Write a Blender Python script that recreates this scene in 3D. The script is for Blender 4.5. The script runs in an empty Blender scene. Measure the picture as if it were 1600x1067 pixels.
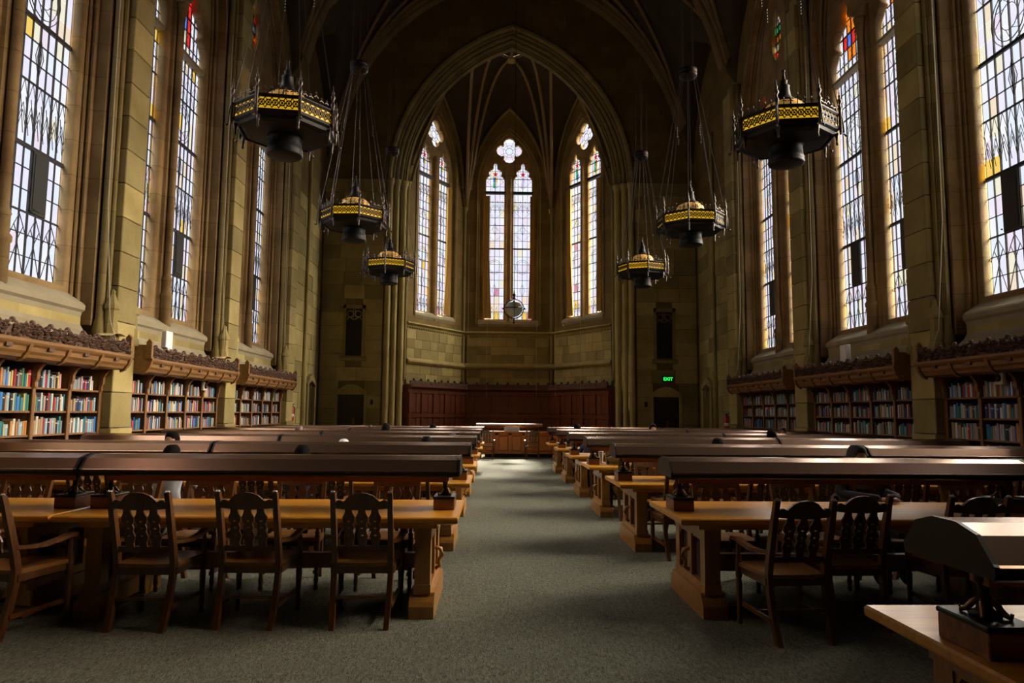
import bpy, math, random
from math import sin, cos, pi, sqrt, acos, radians as R
from mathutils import Vector, Matrix
random.seed(7)
sc = bpy.context.scene
col = sc.collection

# ------------------------------------------------------------------ camera
cam_d = bpy.data.cameras.new('camera')
cam = bpy.data.objects.new('camera', cam_d)
col.objects.link(cam)
cam_d.sensor_width = 36.0
cam_d.lens = 36.0 * 1113.6 / 1600
cam_d.clip_end = 300
PITCH, YAW, ROLL = .1003, -.0237, .0079
cam.location = (-.6, 0, 1.55)
cam.rotation_euler = (Matrix.Rotation(YAW, 3, 'Z') @ Matrix.Rotation(pi/2 + PITCH, 3, 'X') @ Matrix.Rotation(ROLL, 3, 'Z')).to_euler()
sc.camera = cam

# ------------------------------------------------------------------ view, sky, daylight
sc.view_settings.view_transform = 'Standard'
sc.view_settings.look = 'None'
sc.view_settings.gamma = 1
sc.view_settings.use_curve_mapping = False
sc.view_settings.exposure = 0.0
sc.cycles.use_denoising = True
sc.cycles.max_bounces = 7
sc.cycles.diffuse_bounces = 4
sc.cycles.glossy_bounces = 3
sc.cycles.transparent_max_bounces = 12
sc.cycles.caustics_reflective = False
sc.cycles.caustics_refractive = False
sc.cycles.sample_clamp_indirect = 5
sc.cycles.sample_clamp_direct = 12

world = bpy.data.worlds.new('overcast_sky')
sc.world = world
world.use_nodes = True
bg = world.node_tree.nodes['Background']
bg.inputs['Color'].default_value = (.93, .95, 1, 1)
bg.inputs['Strength'].default_value = 1.2


def sun(name, direction, strength, color, angle):
    d = bpy.data.lights.new(name, 'SUN')
    d.energy = strength
    d.color = color
    d.angle = R(angle)
    o = bpy.data.objects.new(name, d)
    o.rotation_euler = Vector(direction).to_track_quat('-Z', 'Y').to_euler()
    o.location = (0, 60, 60)
    col.objects.link(o)
    return o


# the bright hazy sky beyond the glass, brightest on the east (right) side and behind the apse
sun('east_sky_light', (-1, -.12, -.50), 29, (1, .90, .68), 50)
sun('west_sky_light', (1, .0, -1.25), 7, (1, .90, .72), 50)
sun('sun_behind_apse', (-.05, -1, -.93), 50, (1, .92, .76), 4)
sun('apse_sky_light', (-.35, -1, -.50), 11, (1, .92, .74), 45)


# ------------------------------------------------------------------ materials
def new_mat(name):
    m = bpy.data.materials.new(name)
    m.use_nodes = True
    nt = m.node_tree
    return m, nt, nt.nodes['Principled BSDF']


def N(nt, kind, **k):
    n = nt.nodes.new(kind)
    for a, b in k.items():
        if a in n.inputs:
            n.inputs[a].default_value = b
        else:
            setattr(n, a, b)
    return n


def plain(name, c, rough=.5, metal=0, coat=0, emit=0, spec=.5):
    m, nt, b = new_mat(name)
    b.inputs['Base Color'].default_value = (*c, 1)
    b.inputs['Roughness'].default_value = rough
    b.inputs['Metallic'].default_value = metal
    b.inputs['Coat Weight'].default_value = coat
    b.inputs['Specular IOR Level'].default_value = spec
    if emit:
        b.inputs['Emission Color'].default_value = (*c, 1)
        b.inputs['Emission Strength'].default_value = emit
    return m


def stone(name, c1, c2, scale=1.2, bump=.25, rnd=.35, brick=None, rough=.85):
    """mottled sandstone; each block takes a slightly different tone; brick = (length, height) adds flat joints"""
    m, nt, b = new_mat(name)
    L = nt.links
    tc = N(nt, 'ShaderNodeNewGeometry')
    no = N(nt, 'ShaderNodeTexNoise', Scale=scale, Detail=6.0, Roughness=.62)
    L.new(tc.outputs['Position'], no.inputs['Vector'])
    ramp = N(nt, 'ShaderNodeMapRange')
    ramp.inputs['From Min'].default_value = .3
    ramp.inputs['From Max'].default_value = .7
    L.new(no.outputs['Fac'], ramp.inputs['Value'])
    mix = N(nt, 'ShaderNodeMix', data_type='RGBA')
    mix.inputs['A'].default_value = (c1[0] * .74, c1[1] * .75, c1[2] * .80, 1)
    mix.inputs['B'].default_value = (c2[0] * .74, c2[1] * .75, c2[2] * .80, 1)
    L.new(ramp.outputs['Result'], mix.inputs['Factor'])
    oi = N(nt, 'ShaderNodeObjectInfo')
    mr = N(nt, 'ShaderNodeMapRange')
    mr.inputs['To Min'].default_value = 1 - rnd
    mr.inputs['To Max'].default_value = 1 + rnd * .5
    L.new(oi.outputs['Random'], mr.inputs['Value'])
    hsv = N(nt, 'ShaderNodeHueSaturation')
    L.new(mix.outputs['Result'], hsv.inputs['Color'])
    L.new(mr.outputs['Result'], hsv.inputs['Value'])
    out = hsv.outputs['Color']
    fine = N(nt, 'ShaderNodeTexNoise', Scale=28.0, Detail=4.0)
    L.new(tc.outputs['Position'], fine.inputs['Vector'])
    bp = N(nt, 'ShaderNodeBump', Strength=bump, Distance=.02)
    L.new(fine.outputs['Fac'], bp.inputs['Height'])
    if brick:
        sx = N(nt, 'ShaderNodeSeparateXYZ')
        L.new(tc.outputs['Position'], sx.inputs[0])
        ad = N(nt, 'ShaderNodeMath', operation='ADD')
        L.new(sx.outputs[0], ad.inputs[0])
        L.new(sx.outputs[1], ad.inputs[1])
        cx = N(nt, 'ShaderNodeCombineXYZ')
        L.new(ad.outputs[0], cx.inputs[0])
        L.new(sx.outputs[2], cx.inputs[1])
        br = N(nt, 'ShaderNodeTexBrick', Scale=1.0)
        br.inputs['Brick Width'].default_value = brick[0]
        br.inputs['Row Height'].default_value = brick[1]
        br.inputs['Mortar Size'].default_value = .006
        br.inputs['Color1'].default_value = (1, 1, 1, 1)
        br.inputs['Color2'].default_value = (.72, .72, .72, 1)
        br.inputs['Mortar'].default_value = (.4, .38, .35, 1)
        L.new(cx.outputs[0], br.inputs['Vector'])
        mu = N(nt, 'ShaderNodeMix', data_type='RGBA', blend_type='MULTIPLY')
        mu.inputs['Factor'].default_value = .8
        L.new(out, mu.inputs['A'])
        L.new(br.outputs['Color'], mu.inputs['B'])
        out = mu.outputs['Result']
    L.new(out, b.inputs['Base Color'])
    L.new(bp.outputs['Normal'], b.inputs['Normal'])
    b.inputs['Roughness'].default_value = rough
    b.inputs['Specular IOR Level'].default_value = .25
    return m


def wood(name, c1, c2, rough=.4, axis=0, coat=0.0, scale=1.0):
    m, nt, b = new_mat(name)
    L = nt.links
    tc = N(nt, 'ShaderNodeTexCoord')
    mp = N(nt, 'ShaderNodeMapping')
    s = [14 * scale] * 3
    s[axis] = 1.1 * scale
    mp.inputs['Scale'].default_value = s
    L.new(tc.outputs['Object'], mp.inputs['Vector'])
    no = N(nt, 'ShaderNodeTexNoise', Scale=1.6, Detail=6.0, Roughness=.6, Distortion=.6)
    L.new(mp.outputs[0], no.inputs['Vector'])
    rp = N(nt, 'ShaderNodeValToRGB')
    rp.color_ramp.elements[0].position = .32
    rp.color_ramp.elements[0].color = (*[v * .82 for v in c1], 1)
    rp.color_ramp.elements[1].position = .68
    rp.color_ramp.elements[1].color = (*[v * .82 for v in c2], 1)
    L.new(no.outputs['Fac'], rp.inputs['Fac'])
    L.new(rp.outputs['Color'], b.inputs['Base Color'])
    b.inputs['Roughness'].default_value = rough
    b.inputs['Coat Weight'].default_value = coat
    b.inputs['Coat Roughness'].default_value = .18
    return m


def glass(name, c, gloss=.05):
    m = bpy.data.materials.new(name)
    m.use_nodes = True
    nt = m.node_tree
    nt.nodes.clear()
    L = nt.links
    out = nt.nodes.new('ShaderNodeOutputMaterial')
    t = nt.nodes.new('ShaderNodeBsdfTransparent')
    tc = N(nt, 'ShaderNodeNewGeometry')
    no = N(nt, 'ShaderNodeTexNoise', Scale=5.0, Detail=3.0)
    L.new(tc.outputs['Position'], no.inputs['Vector'])
    mx = N(nt, 'ShaderNodeMix', data_type='RGBA')
    mx.inputs['A'].default_value = (*[v ** .55 * .96 for v in c], 1)
    mx.inputs['B'].default_value = (*[min(1, v ** .55 * 1.02) for v in c], 1)
    L.new(no.outputs['Fac'], mx.inputs['Factor'])
    L.new(mx.outputs['Result'], t.inputs['Color'])
    g = N(nt, 'ShaderNodeBsdfGlossy', Roughness=.2)
    g.inputs['Color'].default_value = (.6, .6, .6, 1)
    ms = nt.nodes.new('ShaderNodeMixShader')
    ms.inputs[0].default_value = gloss
    L.new(t.outputs[0], ms.inputs[1])
    L.new(g.outputs[0], ms.inputs[2])
    L.new(ms.outputs[0], out.inputs['Surface'])
    return m


M = {}
M['stone'] = stone('ochre_ashlar_stone', (.38, .30, .10), (.56, .46, .18))
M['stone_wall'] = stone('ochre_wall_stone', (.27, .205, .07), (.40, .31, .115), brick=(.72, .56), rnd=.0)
M['stone_shaded'] = stone('shaded_upper_stone', (.21, .14, .04), (.30, .205, .065), brick=(.72, .56), rnd=0)  # wall stone in a darker copy, upper-wall shade put into the colour
M['jamb'] = stone('brown_jamb_stone', (.26, .165, .06), (.52, .35, .15), brick=(9, .62), rnd=0)
M['sill'] = stone('grey_sill_stone', (.36, .31, .18), (.50, .43, .27), rnd=.1)
M['joint'] = plain('recessed_mortar', (.10, .08, .05), .95)
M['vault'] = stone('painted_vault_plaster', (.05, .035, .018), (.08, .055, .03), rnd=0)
M['rib'] = stone('vault_rib_stone', (.24, .16, .07), (.34, .24, .11), rnd=0)
M['oak'] = wood('honey_oak', (.62, .25, .018), (.85, .40, .035), .30, 0, .12)
M['oak_end'] = wood('honey_oak_uprights', (.34, .15, .025), (.50, .24, .05), .36, 2, .2)
M['chair'] = wood('stained_chair_oak', (.075, .027, .006), (.16, .06, .013), .34, 2, .2)
M['seat'] = wood('worn_seat_oak', (.20, .085, .018), (.34, .155, .035), .34, 1, .25)
M['box'] = wood('mahogany_lamp_box', (.15, .05, .02), (.32, .12, .045), .4, 0, .1)
M['rail'] = wood('red_lamp_rail', (.34, .10, .03), (.45, .15, .045), .5, 0)
M['case'] = wood('bookcase_oak', (.20, .095, .028), (.33, .165, .05), .5, 2)
M['case_in'] = plain('bookcase_inside', (.035, .02, .012), .8)
M['cornice'] = wood('cornice_oak', (.20, .10, .03), (.33, .175, .06), .5, 0)
M['carve'] = stone('dark_carved_oak', (.09, .05, .03), (.20, .12, .08), 18, .4, 0, rough=.5)
M['panel'] = wood('wainscot_mahogany', (.13, .035, .012), (.22, .065, .022), .45, 2)
M['desk'] = wood('desk_orange_oak', (.60, .17, .02), (.85, .30, .04), .4, 2, .3)
M['hood'] = plain('brown_lacquered_metal', (.33, .215, .15), .24, .9, .0)
M['hoodlip'] = plain('dark_bronze_lip', (.015, .013, .011), .42, .2, spec=.3)
M['iron'] = plain('black_wrought_iron', (.014, .013, .014), .5, .4, spec=.3)
M['iron_brown'] = plain('brown_iron', (.10, .085, .07), .4, .6)  # paler, browner iron for pinnacles and cresting
M['bronze'] = plain('bronze_lamp_foot', (.22, .13, .05), .32, .9)
M['amber'] = plain('amber_lamp_glass', (.82, .46, .02), .4, emit=.72)
M['amberdome'] = plain('amber_dome_glass', (.75, .42, .10), .4, emit=.22)
M['lead'] = plain('window_lead', (.02, .02, .025), .6)
M['vent'] = plain('dark_vent_leaf', (.03, .035, .035), .5)
M['wire'] = plain('cord_pale', (.45, .40, .28), .6)
M['steel'] = plain('steel_cable', (.12, .11, .11), .4, .7)
M['curtain'] = plain('ochre_curtain', (.55, .36, .10), .85)
M['white'] = plain('white_plastic', (.75, .75, .76), .5)
M['paper'] = plain('white_paper', (.8, .8, .78), .8)
M['black'] = plain('black_void', (.008, .008, .008), .7)
M['doorwood'] = wood('dark_door_wood', (.02, .012, .008), (.035, .02, .012), .5, 2)
M['red'] = plain('extinguisher_red', (.55, .02, .02), .3)
M['green'] = plain('exit_green_lamp', (.02, .9, .10), .5, emit=1.2)
M['pages'] = plain('book_pages', (.62, .56, .44), .9)
M['skin'] = plain('skin', (.42, .23, .15), .55)
M['hair'] = plain('black_hair', (.006, .005, .005), .9, spec=.1)
M['hairgrey'] = plain('greying_hair', (.05, .05, .055), .7, spec=.2)
M['hairwhite'] = plain('white_hair', (.6, .6, .62), .6)
M['hairbrown'] = plain('brown_hair', (.10, .05, .03), .5)

# carpet
m, nt, b = new_mat('grey_green_carpet')
L = nt.links
geo = N(nt, 'ShaderNodeNewGeometry')
n1 = N(nt, 'ShaderNodeTexNoise', Scale=.9, Detail=3.0)
L.new(geo.outputs['Position'], n1.inputs['Vector'])
mp = N(nt, 'ShaderNodeMapping')
mp.inputs['Scale'].default_value = (70, 22, 1)
L.new(geo.outputs['Position'], mp.inputs['Vector'])
n2 = N(nt, 'ShaderNodeTexNoise', Scale=1.0, Detail=3.0, Distortion=1.5)
L.new(mp.outputs[0], n2.inputs['Vector'])
mx = N(nt, 'ShaderNodeMix', data_type='RGBA')
mx.inputs['A'].default_value = (.054, .058, .043, 1)
mx.inputs['B'].default_value = (.205, .21, .16, 1)
mr = N(nt, 'ShaderNodeMapRange')
mr.inputs['From Min'].default_value = .3
mr.inputs['From Max'].default_value = .7
L.new(n2.outputs['Fac'], mr.inputs['Value'])
L.new(mr.outputs['Result'], mx.inputs['Factor'])
mx2 = N(nt, 'ShaderNodeMix', data_type='RGBA', blend_type='MULTIPLY')
mx2.inputs['Factor'].default_value = .35
L.new(mx.outputs['Result'], mx2.inputs['A'])
L.new(n1.outputs['Color'], mx2.inputs['B'])
L.new(mx.outputs['Result'], b.inputs['Base Color'])
bp = N(nt, 'ShaderNodeBump', Strength=.7, Distance=.01)
L.new(n2.outputs['Fac'], bp.inputs['Height'])
L.new(bp.outputs['Normal'], b.inputs['Normal'])
b.inputs['Roughness'].default_value = .95
b.inputs['Specular IOR Level'].default_value = .1
M['carpet'] = m

GLASS = [glass('clear_lavender_glass', (.88, .85, .96)), glass('clear_white_glass', (.93, .93, .97)),
         glass('pale_blue_glass', (.84, .89, .97)), glass('pink_tinted_glass', (.90, .80, .88)),
         glass('peach_glass', (.93, .78, .60)), glass('cream_glass', (.92, .87, .68)),
         glass('yellow_glass', (.95, .66, .16)), glass('rose_glass', (.72, .36, .45)),
         glass('red_glass', (.85, .05, .04)), glass('orange_glass', (.95, .30, .04)),
         glass('blue_glass', (.14, .28, .80)), glass('green_glass', (.08, .55, .22))]
GW = [36, 30, 20, 9, 4, 4, 1.2, .5]


# ------------------------------------------------------------------ mesh builder
class MB:
    def __init__(s):
        s.v, s.f, s.m, s.mi, s.sm, s.smooth = [], [], [], 0, [], False

    def face(s, idx):
        s.f.append(idx)
        s.m.append(s.mi)
        s.sm.append(s.smooth)

    def box(s, x0, x1, y0, y1, z0, z1):
        b = len(s.v)
        s.v += [(x0, y0, z0), (x1, y0, z0), (x1, y1, z0), (x0, y1, z0), (x0, y0, z1), (x1, y0, z1), (x1, y1, z1), (x0, y1, z1)]
        for q in ((0, 3, 2, 1), (4, 5, 6, 7), (0, 1, 5, 4), (1, 2, 6, 5), (2, 3, 7, 6), (3, 0, 4, 7)):
            s.face([b + i for i in q])
        return s

    def bbox(s, x0, x1, y0, y1, z0, z1, e=.008):
        """box with chamfered vertical and top edges (a loft of four rings)"""
        rings = []
        def ring(d, z):
            return [(x0 + d, y0 + e, z), (x0 + e, y0 + d, z), (x1 - e, y0 + d, z), (x1 - d, y0 + e, z), (x1 - d, y1 - e, z), (x1 - e, y1 - d, z), (x0 + e, y1 - d, z), (x0 + d, y1 - e, z)]
        rings = [ring(e * .7, z0), ring(0, z0 + e), ring(0, z1 - e), ring(e * .7, z1)]
        s.loft(rings, closed=True, caps=True)
        return s

    def loft(s, rings, closed=True, caps=False):
        b = len(s.v)
        n = len(rings[0])
        for r in rings:
            s.v += [tuple(p) for p in r]
        for i in range(len(rings) - 1):
            for j in range(n if closed else n - 1):
                k = (j + 1) % n
                s.face([b + i * n + j, b + i * n + k, b + (i + 1) * n + k, b + (i + 1) * n + j])
        if caps:
            sm, s.smooth = s.smooth, False
            s.face([b + j for j in range(n)][::-1])
            s.face([b + (len(rings) - 1) * n + j for j in range(n)])
            s.smooth = sm
        return s

    def prism(s, poly, a, b, axis='x'):
        """extrude a 2D polygon: axis x -> poly is (y,z); y -> (x,z); z -> (x,y)"""
        def P(p, t):
            return {'x': (t, p[0], p[1]), 'y': (p[0], t, p[1]), 'z': (p[0], p[1], t)}[axis]
        return s.loft([[P(p, a) for p in poly], [P(p, b) for p in poly]], True, True)

    def lathe(s, prof, cx=0, cy=0, seg=10, z0=0, caps=True, smooth=True, rot=0):
        sm, s.smooth = s.smooth, smooth
        s.loft([[(cx + r * cos(2 * pi * j / seg + rot), cy + r * sin(2 * pi * j / seg + rot), z0 + z) for j in range(seg)] for r, z in prof], True, caps)
        s.smooth = sm
        return s

    def tube(s, pts, r, seg=6, caps=True, flat=1.0):
        sm, s.smooth = s.smooth, seg > 4
        rings = []
        n = len(pts)
        pts = [Vector(p) for p in pts]
        for i, p in enumerate(pts):
            t = (pts[min(i + 1, n - 1)] - pts[max(i - 1, 0)]).normalized()
            up = Vector((0, 0, 1)) if abs(t.z) < .9 else Vector((0, 1, 0))
            a = t.cross(up).normalized()
            c = a.cross(t)
            rr = r[i] if isinstance(r, (list, tuple)) else r
            off = pi / seg if seg == 4 else 0
            rings.append([p + a * rr * cos(2 * pi * j / seg + off) + c * rr * flat * sin(2 * pi * j / seg + off) for j in range(seg)])
        s.loft(rings, True, caps)
        s.smooth = sm
        return s

    def ball(s, c, r, seg=8, rings=5, sz=1.0):
        prof = [(r * sin(pi * (i + .02) / (rings + .04)) + .0005, -r * sz * cos(pi * i / rings)) for i in range(rings + 1)]
        return s.lathe(prof, c[0], c[1], seg, c[2])

    def blob(s, c, r):
        b = len(s.v)
        x, y, z = c
        s.v += [(x + r[0], y, z), (x - r[0], y, z), (x, y + r[1], z), (x, y - r[1], z), (x, y, z + r[2]), (x, y, z - r[2])]
        for q in ((0, 2, 4), (2, 1, 4), (1, 3, 4), (3, 0, 4), (2, 0, 5), (1, 2, 5), (3, 1, 5), (0, 3, 5)):
            s.face([b + i for i in q])
        return s

    def mesh(s, name, mats):
        me = bpy.data.meshes.new(name)
        me.from_pydata(s.v, [], s.f)
        if not isinstance(mats, (list, tuple)):
            mats = [mats]
        for x in mats:
            me.materials.append(x)
        me.polygons.foreach_set('material_index', s.m)
        me.polygons.foreach_set('use_smooth', s.sm)
        me.update()
        return me

    def build(s, name, mats, parent=None, **k):
        return obj(name, s.mesh(name, mats), parent, **k)


def obj(name, me, parent=None, loc=None, rz=0, scale=None):
    o = bpy.data.objects.new(name, me)
    col.objects.link(o)
    if parent:
        o.parent = parent
    if loc:
        o.location = loc
    if rz:
        o.rotation_euler = (0, 0, rz)
    if scale:
        o.scale = scale
    return o


def tag(o, label=None, cat=None, group=None, kind=None):
    if label:
        o['label'] = label
    if cat:
        o['category'] = cat
    if group:
        o['group'] = group
    if kind:
        o['kind'] = kind
    return o


def empty(name, loc=(0, 0, 0), rz=0, parent=None):
    o = bpy.data.objects.new(name, None)
    o.empty_display_size = .1
    col.objects.link(o)
    o.location = loc
    o.rotation_euler = (0, 0, rz)
    if parent:
        o.parent = parent
    return o


KIDS = {}


def copy_tree(o, parent=None):
    c = o.copy()
    col.objects.link(c)
    if parent:
        c.parent = parent
    for ch in (KIDS[o.name] if o.name in KIDS else o.children):
        copy_tree(ch, c)
    return c


def curve_plate(name, loops, half, bevel, material, parent, y=0.0):
    """flat plate with holes from closed 2D loops (u, z), thickness 2*half, chamfered edges; stands in the local x-z plane"""
    cu = bpy.data.curves.new(name, 'CURVE')
    cu.dimensions = '2D'
    cu.fill_mode = 'BOTH'
    cu.extrude = half
    cu.bevel_depth = bevel
    cu.bevel_resolution = 1
    cu.offset = -bevel * .5
    for lp in loops:
        sp = cu.splines.new('POLY')
        sp.points.add(len(lp) - 1)
        for i, p in enumerate(lp):
            sp.points[i].co = (p[0], p[1], 0, 1)
        sp.use_cyclic_u = True
    tmp = bpy.data.objects.new(name, cu)
    col.objects.link(tmp)
    dg = bpy.context.evaluated_depsgraph_get()
    me = bpy.data.meshes.new_from_object(tmp.evaluated_get(dg))
    bpy.data.objects.remove(tmp)
    me.transform(Matrix.Translation((0, y, 0)) @ Matrix.Rotation(pi / 2, 4, 'X'))
    me.materials.clear()
    me.materials.append(material)
    me.name = name
    return obj(name, me, parent)


def arch_pts(hw, zs, apex, n=0.0, k=12):
    """right half of a pointed arch (springing at half width hw) as (u, z), offset outwards by n"""
    h = apex - zs
    c = (h * h - hw * hw) / (2 * hw)
    rr = hw + c + n
    te = acos(max(-1, min(1, c / rr)))
    return [(-c + rr * cos(te * i / k), zs + rr * sin(te * i / k)) for i in range(k + 1)]


# ------------------------------------------------------------------ setting: floor and shells
SIDE = 8.10           # glass plane
CASE = 7.87           # the bookcases' own reference plane
PIERX = 7.2
BAYS = [5.05, 10.25, 15.45, 20.65]
PIERS = [2.45, 7.65, 12.85, 18.05, 23.25]
BACK = 29.0

o = MB().box(-9, 9, -4, 34.5, -.2, 0).build('floor', M['carpet'])
tag(o, kind='structure')

UNIT = MB().bbox(-.5, .5, -.5, .5, -.5, .5, .02).mesh('stone_block', M['stone'])


def block(parent, x0, x1, y0, y1, z0, z1, g=.006):
    return obj('stone_block', UNIT, parent, ((x0 + x1) / 2, (y0 + y1) / 2, (z0 + z1) / 2), 0, (x1 - x0 - g * 2, y1 - y0, z1 - z0 - g * 2))


def ashlar(parent, u0, u1, z0, z1, y0, y1, ch, bl, holes=()):
    """courses of separate blocks in the local x-z plane, skipping holes (u0,u1,z0,z1)"""
    z = z0
    r = 0
    while z < z1 - .05:
        zt = min(z + ch, z1)
        u = u0
        first = True
        cuts = sorted([(max(h[0], u0), min(h[1], u1)) for h in holes if h[2] < zt - .02 and h[3] > z + .02])
        segs = []
        s0 = u0
        for c in cuts:
            if c[0] > s0 + .03:
                segs.append((s0, c[0]))
            s0 = max(s0, c[1])
        if s0 < u1 - .03:
            segs.append((s0, u1))
        for a, b_ in segs:
            n = max(1, round((b_ - a) / bl))
            ws = [1 + random.uniform(-.3, .3) for _ in range(n)]
            tot = sum(ws)
            p = a
            for w in ws:
                q = p + (b_ - a) * w / tot
                block(parent, p, q, y0 + random.uniform(-.012, .006), y1, z, zt)
                p = q
        z = zt
        r += 1


walls = {}
for name, sx in (('left', -1), ('right', 1)):
    w = empty('wall_' + name)
    tag(w, kind='structure')
    walls[sx] = w


def frame(sx, yc, name, parent=None):
    """local frame on a side wall: x along the wall, +y to the outside, z up; origin on the glass plane"""
    return empty(name, (sx * SIDE, yc, 0), pi / 2 if sx < 0 else -pi / 2, parent)


# ------- one bay of the side walls -------
SP, AP, HW = 10.9, 14.9, 1.94
JP = [(-.02, .02), (-.02, -.04), (.0, -.05), (.035, -.06), (.04, -.085), (.005, -.10), (.0, -.13), (.02, -.155), (.06, -.16), (.065, -.18),
      (.03, -.195), (.02, -.225), (.035, -.25), (.085, -.26), (.09, -.285), (.06, -.30), (.065, -.33), (.13, -.345), (.14, -.54), (.17, -.55), (.20, -.55)]


def jamb_mesh():
    b = MB()
    for sgn in (1, -1):
        rings = []
        for n, y in JP:
            pts = [(HW + n, 3.0)] + [(HW + n, z) for z in (5, 7, 9)] + arch_pts(HW, SP, AP, n)
            rings.append([(sgn * u, y, z) for u, z in pts])
        b.loft(rings, closed=False)
    return b.mesh('jamb_moulding', M['jamb'])


def spandrel_mesh():
    b = MB()
    y = -.55
    for sgn in (1, -1):
        pts = [(HW + .2, 3.0)] + arch_pts(HW, SP, AP, .2)
        b.loft([[(sgn * u, y, z) for u, z in pts], [(sgn * 2.6, y, z) for u, z in pts]], closed=False)
    za = arch_pts(HW, SP, AP, .2)[-1][1]
    b.box(-2.6, 2.6, y, y + .1, za, 21)
    b.box(-2.6, 2.6, -.1, .3, -.0, 3.6)       # wall behind the bookcase
    for s in (-1, 1):
        b.box(*sorted((s * 2.03, s * 2.6)), .0, .03, 3.3, 21)
    b.box(-2.6, 2.6, .02, .05, 14.9, 21)
    return b.mesh('spandrel', M['stone_shaded'])


def cusped_light(uc, hw, z0, zs, ztop, k=1.0):
    """lancet light outline with a trefoil cusped head"""
    p = [(uc - hw, z0), (uc + hw, z0), (uc + hw, zs)]
    h = ztop - zs
    r = [(hw * 1.0, 0), (hw * .98, .12), (hw * .78, .26), (hw * .62, .30), (hw * .72, .38), (hw * .70, .50), (hw * .52, .60),
         (hw * .30, .64), (hw * .22, .70), (hw * .26, .80), (hw * .16, .92)]
    p += [(uc + a, zs + b_ * h) for a, b_ in r[1:]] + [(uc, ztop)] + [(uc - a, zs + b_ * h) for a, b_ in r[::-1]]
    return p


def vesica(uc, zc, w, h, k=10):
    pts = []
    for i in range(2 * k):
        t = 2 * pi * i / (2 * k)
        pts.append((uc + w * cos(t) * (abs(cos(t)) ** .0), zc + h * sin(t) * (1 - .25 * abs(cos(t)))))
    return pts


def quatrefoil(uc, zc, r, k=7):
    pts = []
    d, q = r * .52, r * .48
    for a in range(4):
        base = a * pi / 2
        for i in range(k):
            t = base - 1.9 + 3.8 * i / (k - 1) if False else base - 1.75 + 3.5 * i / (k - 1)
            pts.append((uc + d * cos(base) + q * cos(t), zc + d * sin(base) + q * sin(t)))
    return pts


SL = [(-1.07, .80), (1.07, .80)]      # light centres and half width


def side_tracery(parent):
    outer = [(-HW - .06, 3.4), (HW + .06, 3.4)] + arch_pts(HW, SP, AP, .06, 14) + [(-u, z) for u, z in arch_pts(HW, SP, AP, .06, 14)[::-1][1:]]
    loops = [outer]
    for uc, hw in SL:
        loops.append(cusped_light(uc, hw, 3.62, 10.2, 11.8))
    loops.append(vesica(.0, 13.15, .42, .85))
    return curve_plate('tracery', loops, .06, .05, M['jamb'], parent, -.09)


def bars(b, x0, x1, z0, z1, t, y0=-.03, y1=.03):
    b.box(min(x0, x1) - t, max(x0, x1) + t, y0, y1, min(z0, z1) - t, max(z0, z1) + t)


def line(b, x0, z0, x1, z1, t, y=-.004):
    b.tube([(x0, y, z0), (x1, y, z1)], t, 4, False)


def ringline(b, x, z, r, t, y=-.006, k=18, sz=1.0):
    b.tube([(x + r * cos(2 * pi * i / k), y, z + r * sz * sin(2 * pi * i / k)) for i in range(k + 1)], t, 4, False)


Z0, RH, CW = 3.62, .351, .20


def side_leading():
    b = MB()
    W = CW * 8
    for uc, hw in SL:
        u0 = uc - hw
        for c in range(9):
            bars(b, u0 + c * CW, u0 + c * CW, Z0, 11.7, .011 if c % 2 == 0 else .0045, -.015, .015)
        for r in range(24):
            z = Z0 + r * RH
            big = r in (6, 12)
            if r in (7, 8, 13, 14):
                continue
            bars(b, u0, u0 + W, z, z, .032 if big else .013 if r % 3 == 0 else .0045, -.035 if big else -.015, .015)
        for j in range(4):
            x = u0 + j * .40
            line(b, x, Z0, x + .20, Z0 + .55, .007)
            line(b, x + .20, Z0 + .55, x + .40, Z0, .007)
            for s in (-1, 1):
                line(b, x + .21, 4.62, x + .21 + s * .11, 4.43, .007)
                line(b, x + .21 + s * .11, 4.43, x + .21, 4.22, .007)
                line(b, x + .21 + s * .11, 4.43, x + .21 + s * .2, 4.25, .006)
        for dz in (0, .12, .5):
            for j in range(8):
                x = u0 + j * CW
                line(b, x, 5.95 + dz, x + CW / 2, 6.27 + dz, .005)
                line(b, x + CW / 2, 6.27 + dz, x + CW, 5.95 + dz, .005)
        for j in range(12):
            x = u0 + .04 + j * .128
            line(b, x, 6.5, x + .11, 5.9, .006)
        for s in (-1, 1):
            for k in (0, .05):
                line(b, uc, 7.62 - k, uc + s * (.1 - k), 7.27, .007)
                line(b, uc + s * (.1 - k), 7.27, uc, 6.92 + k, .007)
        for rr, t in ((.36, .009), (.43, .008), (.2, .007)):
            ringline(b, uc, 8.35, rr, t, sz=1.15)
        for i in range(9):
            t = 2 * pi * i / 9
            line(b, uc + .2 * cos(t), 8.35 + .22 * sin(t), uc + .34 * cos(t + .5), 8.35 + .38 * sin(t + .5), .006)
        for j in range(4):
            for k in range(5):
                x, z = u0 + j * .40, 9.2 + k * .62
                for p in ((x, z, x + .20, z + .31), (x + .20, z + .31, x + .40, z), (x, z, x + .20, z - .31), (x + .20, z - .31, x + .40, z)):
                    line(b, *p, .004)
    for i in range(-2, 3):
        bars(b, i * .19, i * .19, 12.2, 14.1, .009)
    for k in range(8):
        bars(b, -.4, .4, 12.25 + k * .27, 12.25 + k * .27, .012 if k != 4 else .03)
    return b.mesh('leading', M['lead'])


PANE = {}


def pane_mesh(w, h, g):
    k = (round(w, 3), round(h, 3), g)
    if k not in PANE:
        PANE[k] = MB().box(-w / 2, w / 2, -.003, .003, -h / 2, h / 2).mesh('pane', GLASS[g])
    return PANE[k]


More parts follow.
